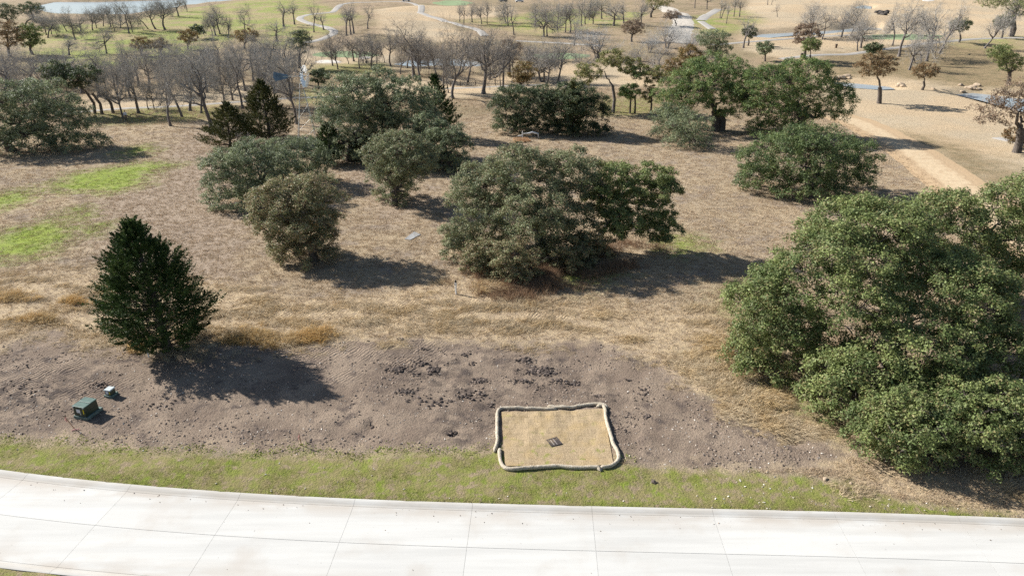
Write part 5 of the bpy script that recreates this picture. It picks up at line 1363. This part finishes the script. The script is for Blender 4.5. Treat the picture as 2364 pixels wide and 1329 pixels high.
# ---- weathered slab in the grass
P4 = [GP(*p) for p in ((934, 556), (948, 558), (972, 545), (956, 538))]
c = np.mean(P4, 0); a = Acc()
v = [(p[0] - c[0], p[1] - c[1], 0.06) for p in P4] + [(p[0] - c[0], p[1] - c[1], -0.1) for p in P4]
a.add(v, [[0, 1, 2, 3], [0, 4, 5, 1], [1, 5, 6, 2], [2, 6, 7, 3], [3, 7, 4, 0]])
tag(a.build('concrete_slab', M['slab_grey'], None, c, bevel=0.02), 'pale slab lying in the shade beside the big gnarled oak', 'slab')

# ---- windmill
B = GP(712, 336); s = ppm(B); HT = at_depth(696, 192, B[1])[2] - B[2]
wm = empty('windmill', B, math.radians(12)); tag(wm, 'steel farm windmill with a blue tail vane above the oak thicket', 'windmill')
hb, ht = 1.45, 0.16
leg = {}
for sx, sy in ((-1, -1), (1, -1), (1, 1), (-1, 1)):
    a = Acc(); a.tube([[sx * hb, sy * hb, -0.2], [sx * ht, sy * ht, HT]], [0.04, 0.032], 4); a.build('leg', M['galv'], wm); leg[(sx, sy)] = 1
for f in (0.10, 0.27, 0.46, 0.66, 0.84):
    h = hb + (ht - hb) * f; z = f * HT
    for (x0, y0), (x1, y1) in (((-1, -1), (1, -1)), ((1, -1), (1, 1)), ((1, 1), (-1, 1)), ((-1, 1), (-1, -1))):
        a = Acc(); a.tube([[x0 * h, y0 * h, z], [x1 * h, y1 * h, z]], 0.02, 4); a.build('girt', M['galv'], wm)
for f0, f1 in ((0.10, 0.27), (0.27, 0.46), (0.46, 0.66)):
    h0, h1 = hb + (ht - hb) * f0, hb + (ht - hb) * f1
    for (x0, y0), (x1, y1) in (((-1, -1), (1, -1)), ((1, 1), (-1, 1))):
        a = Acc(); a.tube([[x0 * h0, y0 * h0, f0 * HT], [x1 * h1, y1 * h1, f1 * HT]], 0.006, 3); a.build('brace', M['galv'], wm)
a = Acc(); a.box((0, 0, HT * 0.92), (0.95, 0.95, 0.05)); a.build('platform', M['timber'], wm)
a = Acc(); a.tube([[0, 0, HT - 0.1], [0, 0, HT + 1.3]], 0.05, 6); a.build('mast', M['galv'], wm)
hubz = HT + 0.95
a = Acc(); a.box((0.05, 0, hubz), (0.5, 0.28, 0.32)); a.build('gearbox', M['black'], wm, bevel=0.03)
wh = empty('wheel', (0.62, 0, hubz)); wh.parent = wm; wh.rotation_euler = (0, 0, math.radians(-20))
RW = 1.55
a = Acc(); a.tube([[-0.3, 0, 0], [0.1, 0, 0]], 0.09, 8); a.build('hub', M['galv'], wh)
for rr in (0.62, 0.93):
    a = Acc(); th = np.linspace(0, 2 * np.pi, 25); a.tube(np.stack([th * 0, np.cos(th) * RW * rr, np.sin(th) * RW * rr], -1), 0.02, 4, False); a.build('rim', M['galv'], wh)
for k in range(6):
    th = k * np.pi / 3; a = Acc(); a.tube([[0, 0, 0], [0, math.cos(th) * RW * 0.95, math.sin(th) * RW * 0.95]], 0.016, 4); a.build('spoke', M['galv'], wh)
for k in range(18):
    th = k * 2 * np.pi / 18
    er = np.array([0, math.cos(th), math.sin(th)]); et = np.array([0, -math.sin(th), math.cos(th)]); ex = np.array([1, 0, 0])
    v = []; nseg = 4
    for f in np.linspace(0.42, 1.0, nseg):
        w = 0.10 + 0.17 * f
        for g_ in (-1, 0, 1):
            v.append(er * RW * f + et * (g_ * w * 0.80) + ex * (g_ * w * 0.55 + 0.04 * (g_ == 0)))
    q = [(i * 3 + j, i * 3 + j + 1, (i + 1) * 3 + j + 1, (i + 1) * 3 + j) for i in range(nseg - 1) for j in range(2)]
    a = Acc(); a.add(v, q); a.build('blade', M['galv_blade'], wh, smooth=True)
a = Acc(); a.tube([[-0.1, 0, hubz], [-2.4, 0, hubz + 0.02]], 0.04, 5); a.build('tail_boom', M['galv'], wm)
a = Acc(); v = [(-1.7, 0.012, hubz + 0.26), (-3.6, 0.012, hubz + 0.72), (-3.75, 0.012, hubz), (-3.5, 0.012, hubz - 0.62), (-1.7, 0.012, hubz - 0.22)]
v += [(x, -0.012, z) for x, _, z in v]
a.add(v, [[0, 1, 2, 2]] if False else None, [[0, 1, 2], [0, 2, 4], [2, 3, 4], [5, 7, 6], [5, 9, 7], [7, 9, 8]] + [[i, (i + 1) % 5, 5 + i] for i in range(5)] + [[(i + 1) % 5, 5 + (i + 1) % 5, 5 + i] for i in range(5)])
a.build('tail_vane', M['blue_vane'], wm)
a = Acc(); a.tube([[-0.9, -0.5, HT * 0.85], [-1.35, -1.45, HT * 0.05]], 0.012, 4); a.build('pump_rod', M['galv'], wm)

# ---- old well head: white pipes over a plank frame
B = GP(1204, 327); o = empty('plank_platform', B, 0.25); tag(o, 'weathered orange-brown plank frame in the grass behind the big gnarled oak', 'plank frame')
for y_, ln, z_ in ((-0.7, 2.6, 0.28), (-0.1, 2.4, 0.34), (0.6, 2.3, 0.40)):
    a = Acc(); a.box((0, y_, z_), (ln, 0.26, 0.10)); a.build('plank', M['rusty'], o, bevel=0.01)
for x_ in (-1.05, 0.3, 1.05):
    a = Acc(); a.box((x_, -0.05, 0.16), (0.16, 1.7, 0.14)); a.build('bearer', M['rusty'], o)
B = GP(1206, 320); o = empty('well_pipe', (B[0], B[1], B[2] + 0.0), 0.1); tag(o, 'white well pipe with a horizontal run in front of the shadowed oaks', 'pipe')
a = Acc(); a.tube([[0, 0, 0], [0, 0, 1.15]], 0.06, 8); a.build('riser', M['white_paint'], o)
a = Acc(); a.tube([[0.05, 0, 0.75], [0.5, 0, 0.78], [1.1, 0, 0.80], [1.5, 0.0, 0.95], [1.9, 0, 0.82], [2.4, 0, 0.72], [2.5, 0, 0.0]], [0.05, 0.05, 0.12, 0.15, 0.15, 0.13, 0.06], 8); a.build('pipe_run', M['white_paint'], o, smooth=True)
a = Acc(); a.tube([[-0.05, 0, 0.5], [-0.7, 0, 0.42]], 0.07, 8); a.build('branch', M['white_paint'], o)

# ---- boulders by the water
def boulder(px, py, r, label, group, dark=False, seed=0):
    rr = random.Random(seed); bm = bmesh.new(); bmesh.ops.create_icosphere(bm, subdivisions=2, radius=1.0)
    off = [Vector((rr.gauss(0, 1), rr.gauss(0, 1), rr.gauss(0, 1))).normalized() for _ in range(9)]
    for v in bm.verts:
        k = min(1.0, min(rr.uniform(0.98, 1.0) * 0.78 / max(0.2, v.co.dot(d)) for d in off))
        v.co *= k; v.co.x *= 1.35; v.co.z *= 0.62
    me = bpy.data.meshes.new('boulder'); bm.to_mesh(me); bm.free()
    B = GP(px, py); o = link('boulder', me, M['rock_dark' if dark else 'rock'], None, (B[0], B[1], B[2] + r * 0.2), (0, 0, rr.uniform(0, 6)))
    o.scale = (r, r, r); tag(o, label, 'boulder', group)
Z4 = lambda x, y: (1764 + x / 3.908, y / 3.908)
sets = [('at the left end of the creek pool', [(640, 712, .7), (668, 702, .8), (705, 704, .9), (748, 690, .9), (768, 704, .6)], False),
        ('on the bank below the small rust-orange tree', [(1202, 780, .6), (1232, 768, .9), (1252, 782, .7), (1522, 806, .6)], False),
        ('around the creek pool at the right edge', [(1770, 772, .7), (1792, 832, .7), (1846, 798, .8), (1878, 790, .9), (1920, 774, .9), (1902, 806, .6), (1934, 808, .6)], False),
        ('in the dark rock dam at the top right', [(1015, 118, 1.4), (1038, 112, 1.3), (1060, 122, 1.6), (1082, 116, 1.3), (1105, 124, 1.5), (1048, 136, 1.4), (1074, 140, 1.5), (1112, 108, 1.2)], True),
        ('beside the stream under the small dark evergreen', [(-180, 300, .9), (-155, 296, 1.0), (-130, 304, .8), (-140, 286, .9)], False)]
k = 0
for where, lst, dk_ in sets:
    for i, (x_, y_, r_) in enumerate(sorted(lst)):
        k += 1; boulder(*Z4(x_, y_), r_ * 0.85, f"{ORD[i]} {'dark' if dk_ else 'tan'} boulder from the left {where}", 'boulders by the water', dk_, 300 + k)

# loose stones in front
for i, (px, py, r_, lb) in enumerate([(1904, 1109, 0.13, 'pale stone on the verge near the low oak sprouts'), (1964, 1118, 0.09, 'small pale stone at the edge of the oak shadow')]):
    boulder(px, py, r_, lb, 'loose pale stones', False, 500 + i)

# ---- bins, bench and fence posts on the golf course
def bin_(px, py, label):
    B = GP(px, py); o = empty('litter_bin', B); tag(o, label, 'bin', 'golf course bins')
    a = Acc(); a.tube([[0, 0, 0], [0, 0, 1.0]], [0.28, 0.34], 10); a.build('body', M['timber'], o); a = Acc(); a.tube([[0, 0, 1.0], [0, 0, 1.1]], [0.38, 0.3], 10); a.build('lid', M['black'], o)
bin_(1930, 111, 'brown bin on the slope right of the olive-brown tree'); bin_(1850, 133, 'brown bin beside the right cart path')
for i, (px, py) in enumerate([(1040, 199), (1063, 199), (1080, 198), (1098, 198), (1120, 197), (1143, 196)]):
    B = GP(px, py); a = Acc(); a.tube([[0, 0, -0.2], [0, 0, 1.1]], [0.09, 0.07], 6); tag(a.build('fence_post', M['timber'], None, B), f'{ORD[i]} low fence post from the left behind the central bare oaks', 'fence post', 'fence posts by the short path')

# ---- cars parked at the top edge
M['car_white'] = plain('white_car_paint', (0.8, 0.8, 0.8), 0.25, 0.6, var=0.02); M['car_dark'] = plain('dark_car_paint', (0.04, 0.045, 0.055), 0.25, 0.6, var=0.05)
M['glass'] = plain('car_glass', (0.03, 0.035, 0.04), 0.1, 0.8); M['tyre'] = plain('tyre_rubber', (0.02, 0.02, 0.02), 0.8, 0.2)
def car(px, py, rz, paint, label):
    B = GP(px, py); o = empty('parked_car', B, rz); tag(o, label, 'car', 'cars parked at the top edge')
    prof = [(-2.2, 0.35), (-2.25, 0.85), (-1.5, 0.98), (-0.8, 1.5), (0.9, 1.55), (1.6, 1.0), (2.2, 0.92), (2.25, 0.35)]
    a = Acc(); n = len(prof); v = [(x, -0.9, z) for x, z in prof] + [(x, 0.9, z) for x, z in prof]
    v = [(x, y * (0.84 if z > 1.2 else 1), z) for x, y, z in v]
    a.add(v, [[i, (i + 1) % n, n + (i + 1) % n, n + i] for i in range(n)], [[0, i + 1, i] for i in range(1, n - 1)] + [[n, n + i, n + i + 1] for i in range(1, n - 1)])
    a.build('body', M[paint], o, bevel=0.04)
    for sy in (-1, 1):
        a = Acc(); a.add([(-1.2, sy * 0.905, 1.02), (1.25, sy * 0.905, 1.02), (0.8, sy * 0.80, 1.45), (-0.75, sy * 0.80, 1.42)], [[0, 1, 2, 3]]); a.build('window', M['glass'], o)
        for sx in (-1.4, 1.4): a = Acc(); a.tube([[sx, sy * 0.72, 0.33], [sx, sy * 0.95, 0.33]], 0.33, 12); a.build('wheel', M['tyre'], o)
car(1162, 5, 0.2, 'car_dark', 'dark car at the top edge, left of the white one'); car(1199, 6, 0.1, 'car_white', 'white car at the top edge beside the dark one'); car(938, 4, 0.0, 'car_white', 'white car at the top edge by the winding cart path')

# ---- two people under the front row of bare oaks
def person(px, py, height, rz, top_col, leg_col, hair_col, label, hold=False):
    B = GP(px, py); k = height / 1.75
    root = empty('person', B, rz); tag(root, label, 'person', 'people walking under the bare oaks')
    skin = plain('skin', (0.45, 0.28, 0.2), 0.6, 0.3, var=0.03)
    pts = {'pel': (0, 0, .95), 'spine': (0, 0.01, 1.15), 'chest': (0, 0.0, 1.35), 'neck': (0, -.01, 1.5), 'head0': (0, -.02, 1.58), 'head1': (0, -.02, 1.70),
           'hl': (.09, 0, .92), 'kl': (.10, -.08, .5), 'al': (.10, .02, .08), 'tl': (.11, -.14, .03), 'hr': (-.09, 0, .92), 'kr': (-.10, .03, .5), 'ar': (-.10, .14, .09), 'tr': (-.11, 0.0, .03),
           'sl': (.18, 0, 1.43), 'el': (.25, .05, 1.15), 'wl': (.24, -.10, .93), 'fl': (.23, -.15, .83), 'sr': (-.18, 0, 1.43), 'er': (-.25, .04, 1.15), 'wr': (-.23, -.14, .98), 'fr': (-.21, -.22, .93)}
    rad = {'pel': .15, 'spine': .135, 'chest': .16, 'neck': .06, 'head0': .09, 'head1': .10, 'hl': .095, 'kl': .065, 'al': .045, 'tl': .04, 'hr': .095, 'kr': .065, 'ar': .045, 'tr': .04, 'sl': .065, 'el': .048, 'wl': .034, 'fl': .03, 'sr': .065, 'er': .048, 'wr': .034, 'fr': .03}
    ed = [('pel', 'spine'), ('spine', 'chest'), ('chest', 'neck'), ('neck', 'head0'), ('head0', 'head1'), ('pel', 'hl'), ('hl', 'kl'), ('kl', 'al'), ('al', 'tl'), ('pel', 'hr'), ('hr', 'kr'), ('kr', 'ar'), ('ar', 'tr'), ('chest', 'sl'), ('sl', 'el'), ('el', 'wl'), ('wl', 'fl'), ('chest', 'sr'), ('sr', 'er'), ('er', 'wr'), ('wr', 'fr')]
    nm = list(pts); me = bpy.data.meshes.new('body')
    me.from_pydata([tuple(c * k for c in pts[n]) for n in nm], [(nm.index(a), nm.index(b)) for a, b in ed], [])
    ob = link('body', me, None, root)
    sk = ob.modifiers.new('skin', 'SKIN'); 
    for i, n in enumerate(nm):
        v = me.skin_vertices[0].data[i]; v.radius = (rad[n] * k, rad[n] * k * (0.75 if n in ('chest', 'spine', 'pel') else 1)); v.use_root = n == 'pel'
    sb = ob.modifiers.new('sub', 'SUBSURF'); sb.levels = sb.render_levels = 1
    t = NT('clothed_body'); tc = t.new('ShaderNodeTexCoord'); sp = t.new('ShaderNodeSeparateXYZ'); t.set(sp.inputs[0], tc.outputs['Object'])
    z = sp.outputs[2]; c = t.mix(t.math('GREATER_THAN', z, 1.0 * k), leg_col, top_col)
    c = t.mix(t.math('GREATER_THAN', z, 1.5 * k), c, (0.45, 0.28, 0.2)); c = t.mix(t.math('LESS_THAN', z, 0.09 * k), c, (0.05, 0.04, 0.04))
    hand = t.math('MULTIPLY', t.math('GREATER_THAN', t.math('ABSOLUTE', sp.outputs[0]), 0.17 * k), t.math('LESS_THAN', z, 0.98 * k)); c = t.mix(hand, c, (0.45, 0.28, 0.2))
    me.materials.append(t.done(t.bsdf(c, 0.8, 0.2)))
    bm = bmesh.new(); bmesh.ops.create_uvsphere(bm, u_segments=14, v_segments=8, radius=0.118 * k)
    bmesh.ops.delete(bm, geom=[v for v in bm.verts if v.co.z < -0.02 * k or (v.co.y < -0.07 * k and v.co.z < 0.05 * k)], context='VERTS')
    hm = bpy.data.meshes.new('hair'); bm.to_mesh(hm); bm.free(); link('hair', hm, plain('hair', hair_col, 0.6, 0.3), root, (0, 0.0, 1.69 * k))
    bm = bmesh.new(); bmesh.ops.create_cone(bm, cap_ends=True, segments=6, radius1=0.016 * k, radius2=0.006 * k, depth=0.04 * k)
    nm_ = bpy.data.meshes.new('nose'); bm.to_mesh(nm_); bm.free(); link('nose', nm_, skin, root, (0, -0.125 * k, 1.63 * k), (math.pi / 2, 0, 0))
    for sx in (-1, 1):
        bm = bmesh.new(); bmesh.ops.create_uvsphere(bm, u_segments=6, v_segments=4, radius=0.012 * k); em = bpy.data.meshes.new('eye'); bm.to_mesh(em); bm.free(); link('eye', em, M['black'], root, (sx * 0.035 * k, -0.108 * k, 1.665 * k))
    return root
person(292, 279, 1.74, 0.5, (0.72, 0.74, 0.80), (0.04, 0.04, 0.06), (0.05, 0.035, 0.025), 'person in a white shirt and dark trousers walking under the bare oaks')
person(225, 288, 1.78, -0.6, (0.035, 0.04, 0.05), (0.06, 0.09, 0.16), (0.03, 0.02, 0.015), 'person in a dark top and blue jeans in the shade of the left live oak')
